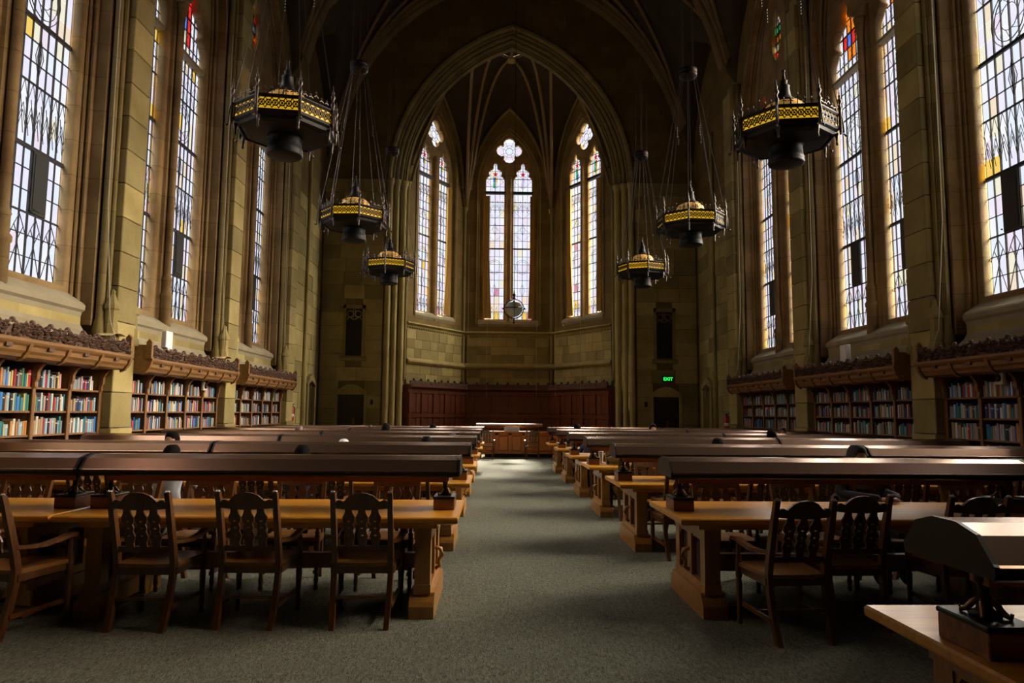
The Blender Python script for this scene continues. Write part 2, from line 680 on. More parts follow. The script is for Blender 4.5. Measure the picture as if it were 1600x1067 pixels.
def cross_colour(c, r, side):
    """orange and red cross with a blue heart in the head of the lights"""
    if r == 20 and c == 3:
        return 10
    if (c in (3, 4) and 19 <= r <= 22) or (r == 20 and c in (2, 5)):
        return random.choice((8, 9, 9) if side > 0 else (8, 1, 8, 5))
    return None


def side_panes(parent, sx, single=False):
    b = MB()
    groups = []
    for uc, hw in SL:
        sup = []
        for c in range(8):
            far_c = c if sx < 0 else 7 - c
            for r in range(23):
                if r in (3, 4, 5) and far_c in (4, 5):
                    continue
                x, z = uc - hw + (c + .5) * CW, Z0 + (r + .5) * RH
                wts = list(GW)
                if far_c in (6, 7):
                    wts[4] += 6
                    wts[5] += 5
                    wts[6] += 2.5
                    wts[3] += 8
                if r > 17:
                    wts = [30, 30, 10, 3, 2, 5, .5, 0]
                g = cross_colour(c, r, sx)
                if g is None:
                    g = random.choices(range(8), wts)[0]
                sup.append((x, z, CW - .012, RH - .012, g))
        groups.append(sup)
    groups.append([((i - 1.5) * .19, 12.4 + k * .27, .18, .26, random.choice((11, 8, 9, 6, 5, 1, 0, 11, 9))) for i in range(4) for k in range(7)])
    if single:
        for x, z, w, h, g in sum(groups, []):
            b.mi = g
            b.box(x - w / 2, x + w / 2, -.003, .003, z - h / 2, z + h / 2)
        o = b.build('pane', GLASS, parent)
        tag(o, kind='stuff')
    else:
        for sup in groups:
            lt = empty('window_light', (0, 0, 0), 0, parent)
            for x, z, w, h, g in sup:
                obj('pane', pane_mesh(w, h, g), lt, (x, 0, z))


def sill_mesh():
    b = MB()
    b.prism([(.05, 3.64), (-.08, 3.61), (-.46, 3.36), (-.50, 3.32), (-.50, 3.24), (-.45, 3.20), (-.43, 3.12), (.05, 3.12)], -1.97, 1.97, 'x')
    b.prism([(.0, 3.14), (-.40, 3.14), (-.42, 3.0), (-.48, 2.9), (-.62, 2.78), (-.66, 2.7), (-.66, 2.5), (0, 2.5)], -1.99, 1.99, 'x')
    return b.mesh('sill', M['sill'])


def mullion_mesh():
    b = MB()
    b.prism([(-.27, .05), (-.27, -.05), (-.22, -.07), (-.21, -.12), (-.18, -.14), (-.17, -.19), (-.14, -.21), (-.12, -.27), (-.07, -.29), (.07, -.29), (.12, -.27), (.14, -.21), (.17, -.19), (.18, -.14), (.21, -.12), (.22, -.07), (.27, -.05), (.27, .05)], 3.4, 11.0, 'z')
    b.lathe([(.12, 3.3), (.12, 3.95), (.14, 3.97), (.14, 4.05), (.10, 4.1), (.10, 4.35), (.115, 4.38), (.085, 4.45), (.075, 4.5), (.075, 10.3), (.09, 10.34), (.075, 10.4), (.13, 10.62), (.14, 10.7)], 0, -.36, 8, 0)
    return b.mesh('mullion', M['jamb'])


def vent_mesh():
    b = MB()
    b.box(-.195, .195, -.035, .03, 4.69, 5.71)
    b.box(-.16, .16, -.045, -.035, 4.74, 5.66)
    b.tube([(-.2, -.07, 4.74), (-.12, -.12, 4.72)], .015, 5)
    return b.mesh('vent_leaf', M['vent'])


ME = dict(jamb=jamb_mesh(), span=spandrel_mesh(), lead=side_leading(), sill=sill_mesh(), mull=mullion_mesh(), vent=vent_mesh())
trac = None
wn = 0
for bi, yc in enumerate(BAYS):
    for sx in (-1, 1):
        wn += 1
        fr = frame(sx, yc, 'window_%d' % wn)
        tag(fr, kind='structure')
        w = walls[sx]
        def onwall(name, me):
            return obj(name, me, w, (sx * SIDE, yc, 0), fr.rotation_euler.z)
        onwall('spandrel', ME['span'])
        onwall('jamb_moulding', ME['jamb'])
        obj('sill', ME['sill'], fr)
        obj('mullion', ME['mull'], fr)
        ld = obj('leading', ME['lead'], fr)
        if trac is None:
            trac = side_tracery(fr)
        else:
            obj('tracery', trac.data, fr)
        for uc, hw in SL:
            obj('vent_leaf', ME['vent'], fr, (uc - sx * .20, 0, 0))
            MB().prism([(-.03, 9.88), (-.14, 9.90), (-.16, 9.96), (-.03, 10.03), (.03, 10.03), (.03, 9.88)], uc - hw - .02, uc + hw + .02, 'x').build('transom', M['sill'], fr)
        if bi == 0:      # added dark sheets block light from the unseen windows beside the camera
            top = 7.8 if sx > 0 else 9.9
            for uc, hw in SL:
                MB().box(uc - hw - .02, uc + hw + .02, -.12, -.09, 3.66, top).build('light_blocker', M['doorwood'], fr)
        side_panes(fr, sx, single=(bi in (0, 3)))
        # dado of ashlar blocks between bookcase and sill
        if bi:
            X0, X1 = sorted((sx * 7.665, sx * 7.8))
            for c, (z0, z1) in enumerate(((2.8, 3.13),)):
                y = yc - 1.98
                n = 5
                for k in range(n):
                    block(w, X0, X1, y + 3.96 * k / n, y + 3.96 * (k + 1) / n, z0, z1)
        else:
            MB().box(-2.06, 2.06, -.5, 0, 2.3, 3.2).build('dado', M['stone_wall'], w).location = (sx * SIDE, yc, 0)
            w.children[-1].rotation_euler.z = fr.rotation_euler.z

# ------- piers of the side walls -------


def setback_mesh():
    """moulded return on both sides of a pier; local x along the wall, -y to the room"""
    b = MB()
    for s in (-1, 1):
        b.prism([(s * .30, .02), (s * .30, -.66), (s * .36, -.66), (s * .36, -.60), (s * .41, -.60), (s * .41, .02)], 2.55, 12.6, 'z')
        for r, u, y in ((.07, .42, -.64), (.045, .375, -.73)):
            b.lathe([(r * 1.7, 2.55), (r * 1.7, 2.9), (r * 1.3, 3.05), (r, 3.15), (r, 12.2), (r * 1.3, 12.24), (r, 12.3), (r * 1.8, 12.6)], s * u, y, 8, 0, smooth=True)
    b.smooth = False
    b.box(-.45, .45, -.1, .02, 0, 21)
    return b.mesh('moulded_return', M['stone_wall'])


def crown_mesh():
    b = MB()
    b.lathe([(.05, 12.1), (.24, 12.15), (.27, 12.5), (.30, 12.55), (.30, 12.65), (.2, 12.75)], 0, -.55, 8, 0, smooth=False)
    for s in (-1, 1):
        b.lathe([(.15, 2.72), (.15, 2.84), (.12, 2.88), (.12, 3.02), (.105, 3.05), (.105, 3.28), (.13, 3.31), (.13, 3.36), (.05, 3.56), (.05, 3.62), (.01, 3.66)], s * .345, -.80, 8, 0, smooth=False)
    return b.mesh('corbel', M['stone'])


SB, CR = setback_mesh(), crown_mesh()
for yc in PIERS:
    for sx in (-1, 1):
        w = walls[sx]
        rz = pi / 2 if sx < 0 else -pi / 2
        obj('moulded_return', SB, w, (sx * SIDE, yc, 0), rz)
        obj('corbel', CR, w, (sx * SIDE, yc, 0), rz)
        X0, X1 = sorted((sx * PIERX, sx * 7.9))
        z = 0
        ch = .62 if yc > 7 else 1.24
        while z < 12.3:
            zt = min(z + ch, 12.4)
            if z < .9:
                block(w, *sorted((sx * (PIERX - .03), sx * 7.9)), yc - .36, yc + .36, z, zt)
            else:
                block(w, X0, X1, yc - .345 + random.uniform(-.006, .006), yc + .345, z, zt)
            z = zt

# plain stretches: behind the camera and between the last pier and the back wall
for sx in (-1, 1):
    w = walls[sx]
    X0, X1 = sorted((sx * 7.5, sx * 8.3))
    MB().box(X0, X1, -4, 2.0, 0, 21).build('plain_wall', M['doorwood'], w)
    MB().box(*sorted((sx * 7.75, sx * 8.3)), 23.5, 29.3, 0, 21).build('plain_wall', M['stone_shaded'], w)
    # far pilaster holding a narrow dark door
    fr = empty('pilaster', (sx * 7.75, 26.2, 0), pi / 2 if sx < 0 else -pi / 2, w)
    s = 1 if sx < 0 else -1
    holes = [(.75 if s > 0 else -1.55, 1.55 if s > 0 else -.75, 0, 2.55)]
    ashlar(fr, -2.4, 2.4, 0, 9.52, -.06, .1, .56, 1.2, holes)
    MB().box(-2.75, 2.8, -.04, .1, 9.5, 21).build('pilaster_top', M['stone_shaded'], fr)
    b = MB()
    for u in (.62, 1.68):
        b.box(*sorted((s * (u - .08), s * (u + .08))), -.2, .05, 0, 2.5)
    b.prism([(s * .54, 2.5), (s * .54, 2.6), (s * .8, 2.85), (s * 1.15, 2.98), (s * 1.5, 2.85), (s * 1.76, 2.6), (s * 1.76, 2.5), (s * 1.5, 2.62), (s * 1.15, 2.72), (s * .8, 2.62)], -.2, .05, 'y')
    b.build('door_surround', M['stone'], fr)
    b = MB()
    b.lathe([(.1, 0), (.1, 3.2), (.06, 3.4), (.06, 12), (.12, 12.4)], s * .2, -.12, 8)
    b.build('shaft', M['stone'], fr)
    d = MB().box(*sorted((s * .72, s * 1.58)), .02, .08, 0, 2.6).build('door_%d' % (3 if sx < 0 else 4), M['doorwood'])
    d.matrix_world = Matrix.Translation(fr.location) @ Matrix.Rotation(fr.rotation_euler.z, 4, 'Z')
    tag(d, kind='structure')

b = MB()
b.box(-9, 9, -4.3, -4, 0, 21)
tag(b.build('wall_south', M['doorwood']), kind='structure')

# ------------------------------------------------------------------ back wall with the apse arch
wb = empty('wall_back')
tag(wb, kind='structure')
AHW, ASP, AAP = 4.4, 11.1, 17.3
b = MB()
for s in (1, -1):
    pts = [(AHW + .75, 0), (AHW + .75, 11.1)] + arch_pts(AHW, ASP, AAP, .75, 16)
    b.loft([[(s * u, BACK, z) for u, z in pts], [(s * 8.2, BACK, z) for u, z in pts]], False)
zt = arch_pts(AHW, ASP, AAP, .75, 16)[-1][1]
b.box(-8.2, 8.2, BACK, BACK + .1, zt, 22)
b.build('upper_wall', M['stone_shaded'], wb)
# moulded arch
prof = [(0, .75), (0, .55), (.04, .50), (.09, .53), (.12, .44), (.16, .47), (.20, .36), (.27, .33), (.31, .38), (.34, .24), (.42, .20), (.46, .26), (.50, .12), (.58, .10), (.62, .02), (.62, -.06), (.70, -.10), (.78, -.06), (.78, .02)]
b = MB()
b.smooth = False
for s in (1, -1):
    rings = []
    for n, y in prof:
        pts = [(AHW + n, 11.1)] + arch_pts(AHW, ASP, AAP, n, 24)[1:]
        rings.append([(s * u, BACK + y, z) for u, z in pts])
    b.loft(rings, False)
b.build('arch_moulding', M['stone_wall'], wb)
# clustered shafts beside the opening
for s in (-1, 1):
    b = MB()
    for x, y, r in ((4.52, .34, .13), (4.78, .14, .12), (5.03, -.02, .12)):
        b.lathe([(r * 1.5, 0), (r * 1.5, .5), (r, .6), (r, 10.7), (r * 1.2, 10.74), (r, 10.8), (r * 1.3, 10.95), (r * 1.7, 11.12), (r * 1.7, 11.22)], s * x, BACK + y, 10)
    b.prism([(s * 4.42, BACK + .8), (s * 4.42, BACK + .42), (s * 4.66, BACK + .42), (s * 4.66, BACK + .2), (s * 4.9, BACK + .2), (s * 4.9, BACK + .02), (s * 5.2, BACK + .02), (s * 5.2, BACK + .8)], 0, 11.2, 'z')
    b.build('clustered_shafts', M['stone'], wb)
# ashlar flanks with blind niche and doorway
for s in (-1, 1):
    niche = sorted((s * 6.02, s * 6.68))
    door = sorted((s * 5.86, s * 6.92))
    holes = [(niche[0], niche[1], 3.85, 5.75), (door[0], door[1], 0, 2.55)]
    ashlar(wb, *sorted((s * 5.2, s * 7.7)), 0, 11.2, BACK - .05, BACK + .05, .56, .78, holes)
    b = MB()
    n0, n1 = niche
    for x0, x1 in ((n0 - .12, n0), (n1, n1 + .12)):
        b.box(x0, x1, BACK - .08, BACK + .05, 3.75, 5.9)
    b.box(n0 - .12, n1 + .12, BACK - .08, BACK + .05, 5.75, 5.9)
    b.prism([(BACK + .05, 3.86), (BACK - .16, 3.74), (BACK - .16, 3.64), (BACK + .05, 3.58)], n0 - .2, n1 + .2, 'x')
    b.build('niche_frame', M['stone'], wb)
    MB().box(n0, n1, BACK - .015, BACK + .0, 3.8, 5.76).build('niche_back', M['black'], wb)
    b = MB()
    xc = (n0 + n1) / 2
    for q in (-1, 1):
        b.tube([(xc + q * (.16 + .13 * cos(t * pi / 6)), BACK - .03, 5.53 + .13 * sin(t * pi / 6)) for t in range(13)], .02, 5)
        b.tube([(xc + q * .3, BACK - .03, 5.3), (xc + q * .2, BACK - .03, 5.42), (xc + q * .02, BACK - .03, 5.3)], .02, 5)
        b.tube([(xc + q * .04, BACK - .03, 5.42), (xc + q * .04, BACK - .03, 5.72)], .018, 5)
    b.build('niche_tracery', M['stone'], wb)
    b = MB()
    d0, d1 = door
    arc = [(d0 + (d1 - d0) * k / 8, 2.25 + .3 * sin(pi * k / 8)) for k in range(9)]
    arc2 = [(x + (x - (d0 + d1) / 2) * .2, z + .12) for x, z in arc]
    for k in range(8):
        b.prism([arc[k], arc[k + 1], arc2[k + 1], arc2[k]], BACK - .09, BACK + .05, 'y')
    b.box(d0 - .1, d0, BACK - .09, BACK + .05, 0, 2.38)
    b.box(d1, d1 + .1, BACK - .09, BACK + .05, 0, 2.38)
    b.prism([(d0, 2.25)] + arc[1:-1] + [(d1, 2.25)], BACK - .03, BACK + .0, 'y')
    b.build('door_surround', M['stone'], wb)
    d = empty('door_%d' % (1 if s < 0 else 2))
    tag(d, kind='structure')
    b = MB().box(d0, d1, BACK - .02, BACK, 0, 2.26)
    for k in range(1, 5):
        b.box(d0 + (d1 - d0) * k / 5 - .01, d0 + (d1 - d0) * k / 5 + .01, BACK - .03, BACK - .02, 0, 2.24)
    b.build('door_leaf', M['doorwood'], d)
    b = MB()
    b.box(xc - .06 + .1, xc + .02 + .1, BACK - .05, BACK - .02, .9, 1.3)
    b.tube([(xc + .08, BACK - .05, 1.22), (xc + .08, BACK - .1, 1.15), (xc + .08, BACK - .05, .98)], .015, 6)
    b.build('door_handle', M['bronze'], d)

# ------------------------------------------------------------------ ceiling (groin vault) and ribs
ZS = 12.1


def hL(x):
    c, w = .9, 7.45
    d = (w + c) ** 2 - (abs(x) + c) ** 2
    return ZS + sqrt(max(d, 0))


def hC(y):
    k = (y - BAYS[0] + 2.6) % 5.2 - 2.6 if y < 23.25 else (y - 26.1) * 2.6 / 2.85
    w, h = 2.6, 4.0
    c = (h * h - w * w) / (2 * w)
    d = (w + c) ** 2 - (abs(k) + c) ** 2
    return ZS + sqrt(max(d, 0)) - .2


b = MB()
nx, ny = 60, 170
xs = [-7.9 + 15.8 * i / nx for i in range(nx + 1)]
ys = [-4 + (BACK + 4) * i / ny for i in range(ny + 1)]
b.smooth = True
b.loft([[(x, y, max(hL(x), hC(y))) for x in xs] for y in ys], False)
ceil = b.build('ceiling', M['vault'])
tag(ceil, kind='structure')
MB().box(-9, 9, -4.3, 34.5, 22.5, 22.7).build('roof', M['black'], ceil)
for yc in PIERS + [BACK - .15]:
    b = MB()
    r = .26 if yc < BACK - 1 else .30
    pts = [(-7.3 + 14.6 * i / 48) for i in range(49)]
    rings = []
    for dn, dy in ((0, -r), (-.14, -r * .9), (-.16, -r * .55), (-.26, -r * .5), (-.34, -r * .2), (-.38, 0), (-.34, r * .2), (-.26, r * .5), (-.16, r * .55), (-.14, r * .9), (0, r)):
        rings.append([(x * (1 + dn / 9), yc + dy, hL(x) + dn * 1.1) for x in pts])
    b.loft(rings, False)
    b.build('transverse_rib', M['rib'], ceil)
for yc in BAYS + [26.1]:
    hy = 2.6 if yc < 24 else 2.85
    for sx in (-1, 1):
        for sy in (-1, 1):
            # diagonal and intermediate ribs springing from each pier
            for q, (ex, ey) in enumerate(((0, 0), (0, .45), (.55, 0))):
                pts = []
                for i in range(21):
                    t = (i / 20) ** 1.3
                    x = sx * 7.3 * (1 - t) + sx * 7.3 * ex * t
                    y = yc + sy * hy * ((1 - t) + ey * t)
                    z = max(hL(x), hC(y)) - .1
                    z = ZS + (max(hL(x), hC(y)) - ZS) * 1.0 - .12
                    pts.append((x, y, z))
                MB().tube(pts, .085, 6).build('diagonal_rib', M['rib'], ceil)

# ------------------------------------------------------------------ apse
wa = empty('wall_apse')
tag(wa, kind='structure')
AY = 33.5
PTS = [(-4.45, 29.75), (-2.12, AY), (2.12, AY), (4.45, 29.75)]


def apse_outline(hw, z0, zs, apex, n=0, k=12):
    a = arch_pts(hw, zs, apex, n, k)
    return [(-hw - n, z0), (hw + n, z0)] + a + [(-u, z) for u, z in a[::-1][1:]]


def apse_light(uc, hw=.46):
    return cusped_light(uc, hw, 5.98, 12.75, 13.72)


apse_tr = None
wnames = {0: 'window_9', 1: 'window_10', 2: 'window_11'}
for fi in range(3):
    (x0, y0), (x1, y1) = PTS[fi], PTS[fi + 1]
    cx, cy = (x0 + x1) / 2, (y0 + y1) / 2
    ln = sqrt((x1 - x0) ** 2 + (y1 - y0) ** 2)
    ang = math.atan2(y1 - y0, x1 - x0)
    hl = ln / 2
    f = empty('facet', (cx, cy, 0), ang, wa)     # local x along the facet, +y outside
    # wall sheet around the window arch
    b = MB()
    WH, WS, WA = 1.42, 12.4, 15.2
    for s in (1, -1):
        pts = [(WH, 5.6)] + arch_pts(WH, WS, WA, 0, 14)
        b.loft([[(s * u, 0, z) for u, z in pts], [(s * hl, 0, z) for u, z in pts]], False)
    b.box(-hl, hl, 0, .1, 15.2, 19)
    b.box(-hl, hl, 0, .4, 0, 5.62)
    b.build('facet_wall', M['stone_shaded'], f)
    ashlar(f, -hl + .18, hl - .18, 2.75, 3.62, -.05, .02, .44, .8)
    ashlar(f, -hl + .18, hl - .18, 3.86, 5.05, -.05, .02, .4, .62)
    # string courses and the sill
    b = MB()
    b.prism([(.05, 3.90), (-.12, 3.84), (-.22, 3.74), (-.22, 3.68), (-.12, 3.60), (.05, 3.56)], -hl + .1, hl - .1, 'x')
    b.build('string_course', M['stone'], f)
    b = MB()
    b.prism([(.05, 5.40), (-.16, 5.36), (-.20, 5.30), (-.12, 5.26), (-.04, 5.24), (-.04, 5.04), (.05, 5.02)], -hl + .1, hl - .1, 'x')
    for k in range(26):
        u = -hl + .22 + (2 * hl - .44) * k / 25
        b.blob((u, -.06, 5.14), (.06, .05, .07))
    b.build('carved_frieze', M['stone'], f)
    b = MB()
    b.prism([(.40, 5.98), (.05, 5.94), (-.04, 5.84), (-.04, 5.74), (.05, 5.62), (.40, 5.62)], -1.45, 1.45, 'x')
    b.build('sill', M['sill'], f)
    # rear arch mouldings
    b = MB()
    for s in (1, -1):
        rings = []
        for n, y in ((0, .42), (0, .20), (.05, .16), (.10, .18), (.12, .08), (.18, .04), (.20, -.02), (.26, -.04)):
            pts = [(WH - .14 + n, 5.7)] + arch_pts(WH - .14, WS, WA - .15, n, 14)
            rings.append([(s * u, y, z) for u, z in pts])
        b.loft(rings, False)
    for s in (1, -1):
        rings = []
        for n, y in ((0, .0), (0, -.09), (.07, -.13), (.14, -.09), (.14, 0)):
            rings.append([(s * u, y, z) for u, z in arch_pts(hl - .35, 12.2, 16.2, n, 14)])
        b.loft(rings, False)
    b.build('rear_arch', M['stone_wall'], f)
    # corner shaft
    if fi:
        pass
    b = MB()
    b.lathe([(.14, 2.9), (.09, 3.1), (.09, 11.0), (.13, 11.05), (.10, 11.1), (.17, 11.35)], -hl, -.06, 8)
    if fi == 2:
        b.lathe([(.14, 2.9), (.09, 3.1), (.09, 11.0), (.17, 11.35)], hl, -.06, 8)
    b.build('corner_shaft', M['stone'], f)
    # the window
    wv = empty(wnames[fi], (cx, cy, 0), ang)
    tag(wv, kind='structure')
    if apse_tr is None:
        loops = [apse_outline(WH + .02, 5.7, WS, WA)]
        loops += [apse_light(-.67), apse_light(.67), quatrefoil(0, 14.3, .64)]
        for s in (-1, 1):
            loops.append([(s * .74, 14.2), (s * .84, 14.02), (s * .98, 13.82), (s * .95, 13.95), (s * .86, 14.14)])
        apse_tr = curve_plate('tracery', loops, .06, .04, M['jamb'], wv, .25)
    else:
        obj('tracery', apse_tr.data, wv)
    b = MB()
    b.prism([(-.19, .3), (-.19, .16), (-.11, .10), (-.08, -.02), (.08, -.02), (.11, .10), (.19, .16), (.19, .3)], 5.6, 13.2, 'z')
    b.build('mullion', M['jamb'], wv)
    b = MB()
    for uc in (-.67, .67):
        b.box(uc - .48, uc + .48, .14, .3, 12.12, 12.24)
        for c in range(5):
            bars(b, uc - .46 + c * .23, uc - .46 + c * .23, 5.98, 13.7, .007 if c % 2 else .013, .28, .31)
        for r in range(20):
            z = 5.98 + r * .384
            bars(b, uc - .46, uc + .46, z, z, .035 if r in (9,) else .012 if r % 3 == 0 else .006, .27, .31)
        ringline(b, uc, 8.55, .34, .010, .27)
        ringline(b, uc, 8.55, .26, .008, .27)
        for s in (-1, 1):
            for z in (7.4, 10.4):
                line(b, uc, z + .3, uc + s * .11, z, .009, .27)
                line(b, uc + s * .11, z, uc, z - .3, .009, .27)
            for z in (6.0, 6.2, 11.2, 11.4):
                for k in range(2):
                    x = uc + s * k * .23
                    line(b, x, z, x + s * .115, z + .4, .008, .27)
                    line(b, x + s * .115, z + .4, x + s * .23, z, .008, .27)
            for z in (9.8, 10.9, 12.4, 12.9):
                line(b, uc, z, uc + s * .4, z + .35, .006, .27)
                line(b, uc, z + .7, uc + s * .4, z + .35, .006, .27)
    ringline(b, 0, 14.28, .17, .012, .27)
    ringline(b, 0, 14.28, .30, .008, .27)
    for k in range(8):
        t = k * pi / 4 + pi / 8
        line(b, .17 * cos(t), 14.28 + .17 * sin(t), .55 * cos(t), 14.28 + .55 * sin(t), .008, .27)
    b.build('leading', M['lead'], wv)
    for si, uc in enumerate((-.67, .67)):
        for c in range(4):
            for r in range(20):
                wts = [34, 40, 10, 10, 3, 3, .6, .4]
                if r < 4:
                    wts = [20, 20, 8, 14, 10, 6, 5, 1.5]
                g = random.choices(range(8), wts)[0]
                h = .384
                obj('pane', pane_mesh(.22, h - .01, g), wv, (uc - .46 + (c + .5) * .23, .3, 5.98 + (r + .5) * h))
        # small coloured figure under the star
        for q, g in enumerate(((10, 6, 0, 0), (11, 6, 10, 1), (10, 6, 11, 3), (1, 0, 3, 1), (11, 5, 11, 10), (11, 9, 11, 6))[fi * 2 + si]):
            obj('pane', pane_mesh(.10, .26, g), wv, (uc + (-.055 if q % 2 == 0 else .055), .27, 12.84 - .27 * (q // 2)))
        # red star in the head of the light
        b = MB()
        star = [(uc + (.15 if k % 2 == 0 else .062) * sin(k * pi / 5), 13.13 + (.15 if k % 2 == 0 else .062) * cos(k * pi / 5)) for k in range(10)]
        b.prism(star, .262, .285, 'y')
        b.build('star_pane', GLASS[8], wv)
    for k in range(5):
        for j in range(4):
            obj('pane', pane_mesh(.48, .29, random.choice((0, 1, 2, 3, 5))), wv, (-.98 + k * .49, .3, 13.46 + .30 * j + .3 * 0.8))

# apse vault web and ribs
BX, BY, BZ = 0, 31.0, 17.7
poly = [(-4.5, 29.7), (-2.15, AY + .02), (2.15, AY + .02), (4.5, 29.7)]


def edge_h(t, top):
    k = abs(2 * t - 1)
    w, h = 1.0, top - 11.3
    c = .8
    return 11.3 + h * sqrt(max((w + c) ** 2 - (k + c) ** 2, 0)) / sqrt((w + c) ** 2 - c ** 2)


b = MB()
b.smooth = True
ring = []
for e in range(3):
    for i in range(16):
        t = i / 16
        (ax, ay), (bx, by) = poly[e], poly[e + 1]
        ring.append((ax + (bx - ax) * t, ay + (by - ay) * t, edge_h(t, 16.3)))
ring.append((poly[3][0], poly[3][1], 11.3))
for i in range(1, 32):
    t = i / 32
    ring.append((4.5 - 9 * t, 29.7, edge_h(t, 18.2)))
rings = []
for s in range(12, -1, -1):
    q = s / 12
    rings.append([(BX + (x - BX) * q, BY + (y - BY) * q, z + (BZ - z) * (1 - q ** 2.6)) for x, y, z in ring])
b.loft(rings, True)
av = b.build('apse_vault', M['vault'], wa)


def vrib(p0, p1, z0, z1, r=.07, bend=2.3):
    pts = []
    for i in range(19):
        t = i / 18
        q = t ** 1.15
        pts.append((p0[0] + (p1[0] - p0[0]) * q, p0[1] + (p1[1] - p0[1]) * q, z0 + (z1 - z0) * (1 - (1 - q) ** bend)))
    MB().tube(pts, r, 6).build('vault_rib', M['rib'], wa)


for s in (-1, 1):
    c1 = (s * 2.05, AY - .12)
    c2 = (s * 4.3, 29.85)
    vrib(c1, (BX, BY), 11.3, BZ - .1)
    vrib(c1, (s * .75, 30.3), 11.3, BZ - .15)
    vrib(c1, (s * 1.7, 29.9), 11.3, 16.7)
    vrib(c2, (s * .75, 30.3), 11.3, BZ - .15)
    MB().tube([(BX, BY, BZ - .1), (s * .75, 30.3, BZ - .15), (s * 1.5, 29.75, 17.0)], .06, 6).build('vault_rib', M['rib'], wa)
MB().tube([(BX, BY, BZ - .1), (0, 29.8, 17.4)], .06, 6).build('vault_rib', M['rib'], wa)
b = MB().ball((BX, BY, BZ - .15), .17, 10, 6)
for k in range(6):
    b.ball((BX + .16 * cos(k * pi / 3), BY + .16 * sin(k * pi / 3), BZ - .2), .07, 6, 4)
b.build('boss', M['stone'], wa)

# wainscot panelling of the apse with a carved crest: each panel a board of its own
wc = empty('wainscot', (0, 0, 0))
tag(wc, kind='structure')
wc.name = 'trim_1'
PAN = MB()
PAN.box(-.5, .5, 0, .5, -.5, .5)
PAN.loft([[(-.5, 0, -.5), (.5, 0, -.5), (.5, 0, .5), (-.5, 0, .5)], [(-.42, -.35, -.46), (.42, -.35, -.46), (.42, -.35, .46), (-.42, -.35, .46)]], True)
PAN.face([len(PAN.v) - 4, len(PAN.v) - 3, len(PAN.v) - 2, len(PAN.v) - 1])
PANM = PAN.mesh('panel', M['panel'])
PAND = PAN.mesh('panel', M['desk'])
for fi in range(3):
    (x0, y0), (x1, y1) = PTS[fi], PTS[fi + 1]
    cx, cy = (x0 + x1) / 2, (y0 + y1) / 2
    hl = sqrt((x1 - x0) ** 2 + (y1 - y0) ** 2) / 2
    ang = math.atan2(y1 - y0, x1 - x0)
    f = empty('wainscot_side', (cx, cy, 0), ang, wc)
    b = MB().box(-hl, hl, -.28, 0, 0, 2.55)
    n = 5
    for k in range(n + 1):
        u = -hl + .12 + (2 * hl - .24) * k / n
        b.box(u - .07, u + .07, -.36, -.28, 0, 2.5)
    for z in (.1, 1.42, 2.45):
        b.box(-hl, hl, -.35, -.28, z - .08, z + .08)
    b.prism([(-.28, 2.5), (-.42, 2.56), (-.50, 2.62), (-.50, 2.68), (-.28, 2.7), (0, 2.7), (0, 2.5)], -hl, hl, 'x')
    b.build('wainscot_frame', M['panel'], f)
    for k in range(n):
        for j in range(2):
            w_ = (2 * hl - .24) / n
            for (z0, z1) in ((.22, 1.32), (1.52, 2.35)):
                u = -hl + .12 + w_ * (k + .25 + .5 * j)
                obj('panel', PANM, f, (u, -.29, (z0 + z1) / 2), 0, (w_ * .5 - .09, .06, z1 - z0))
    b = MB()
    for k in range(90):
        u = random.uniform(-hl, hl)
        b.blob((u, -.42 + random.uniform(-.03, .03), 2.78 + random.uniform(-.08, .08)), (.05, .04, .05))
    for k in range(9):
        b.ball((-hl + 2 * hl * (k + .5) / 9, -.42, 2.92), .06, 6, 4)
    b.box(-hl, hl, -.45, -.39, 2.68, 2.86)
    b.build('carved_crest', M['carve'], f)

# ------------------------------------------------------------------ curtains beside the apse windows
def curtain(fi, u, w, lab):
    (x0, y0), (x1, y1) = PTS[fi], PTS[fi + 1]
    cx, cy = (x0 + x1) / 2, (y0 + y1) / 2
    ang = math.atan2(y1 - y0, x1 - x0)
    b = MB()
    b.smooth = True
    rows = []
    for i in range(9):
        z = 6.02 + (12.0 - 6.02) * i / 8
        flare = 1 + .9 * max(0, (.45 - i / 8))
        side = -1 if u > 0 else 1
        rows.append([(u + side * (j / 22) * w * flare, .08 + .05 * sin(j * 1.3 + i * .2), z) for j in range(23)])
    b.loft(rows, False)
    o = b.build('curtain', M['curtain'])
    o.location = (cx, cy, 0)
    o.rotation_euler.z = ang
    tag(o, lab, 'curtain', 'curtains at the apse windows')


curtain(1, -1.22, .30, 'ochre curtain drawn to the left edge of the central apse window')
curtain(1, 1.22, .20, 'ochre curtain drawn to the right edge of the central apse window')
curtain(2, -1.22, .34, 'ochre curtain on the left edge of the right-hand apse window')
curtain(2, 1.22, .22, 'ochre curtain on the right edge of the right-hand apse window')
curtain(0, 1.22, .34, 'pale drawn curtain at the right edge of the left-hand apse window')

# ------------------------------------------------------------------ bookcases
SHZ = [.13, .48, .83, 1.18, 1.53, 1.88]
CWD = .89
BKN = {-1: 'left', 1: 'right'}
BAYN = {1: 'nearest', 2: 'middle', 3: 'farthest'}


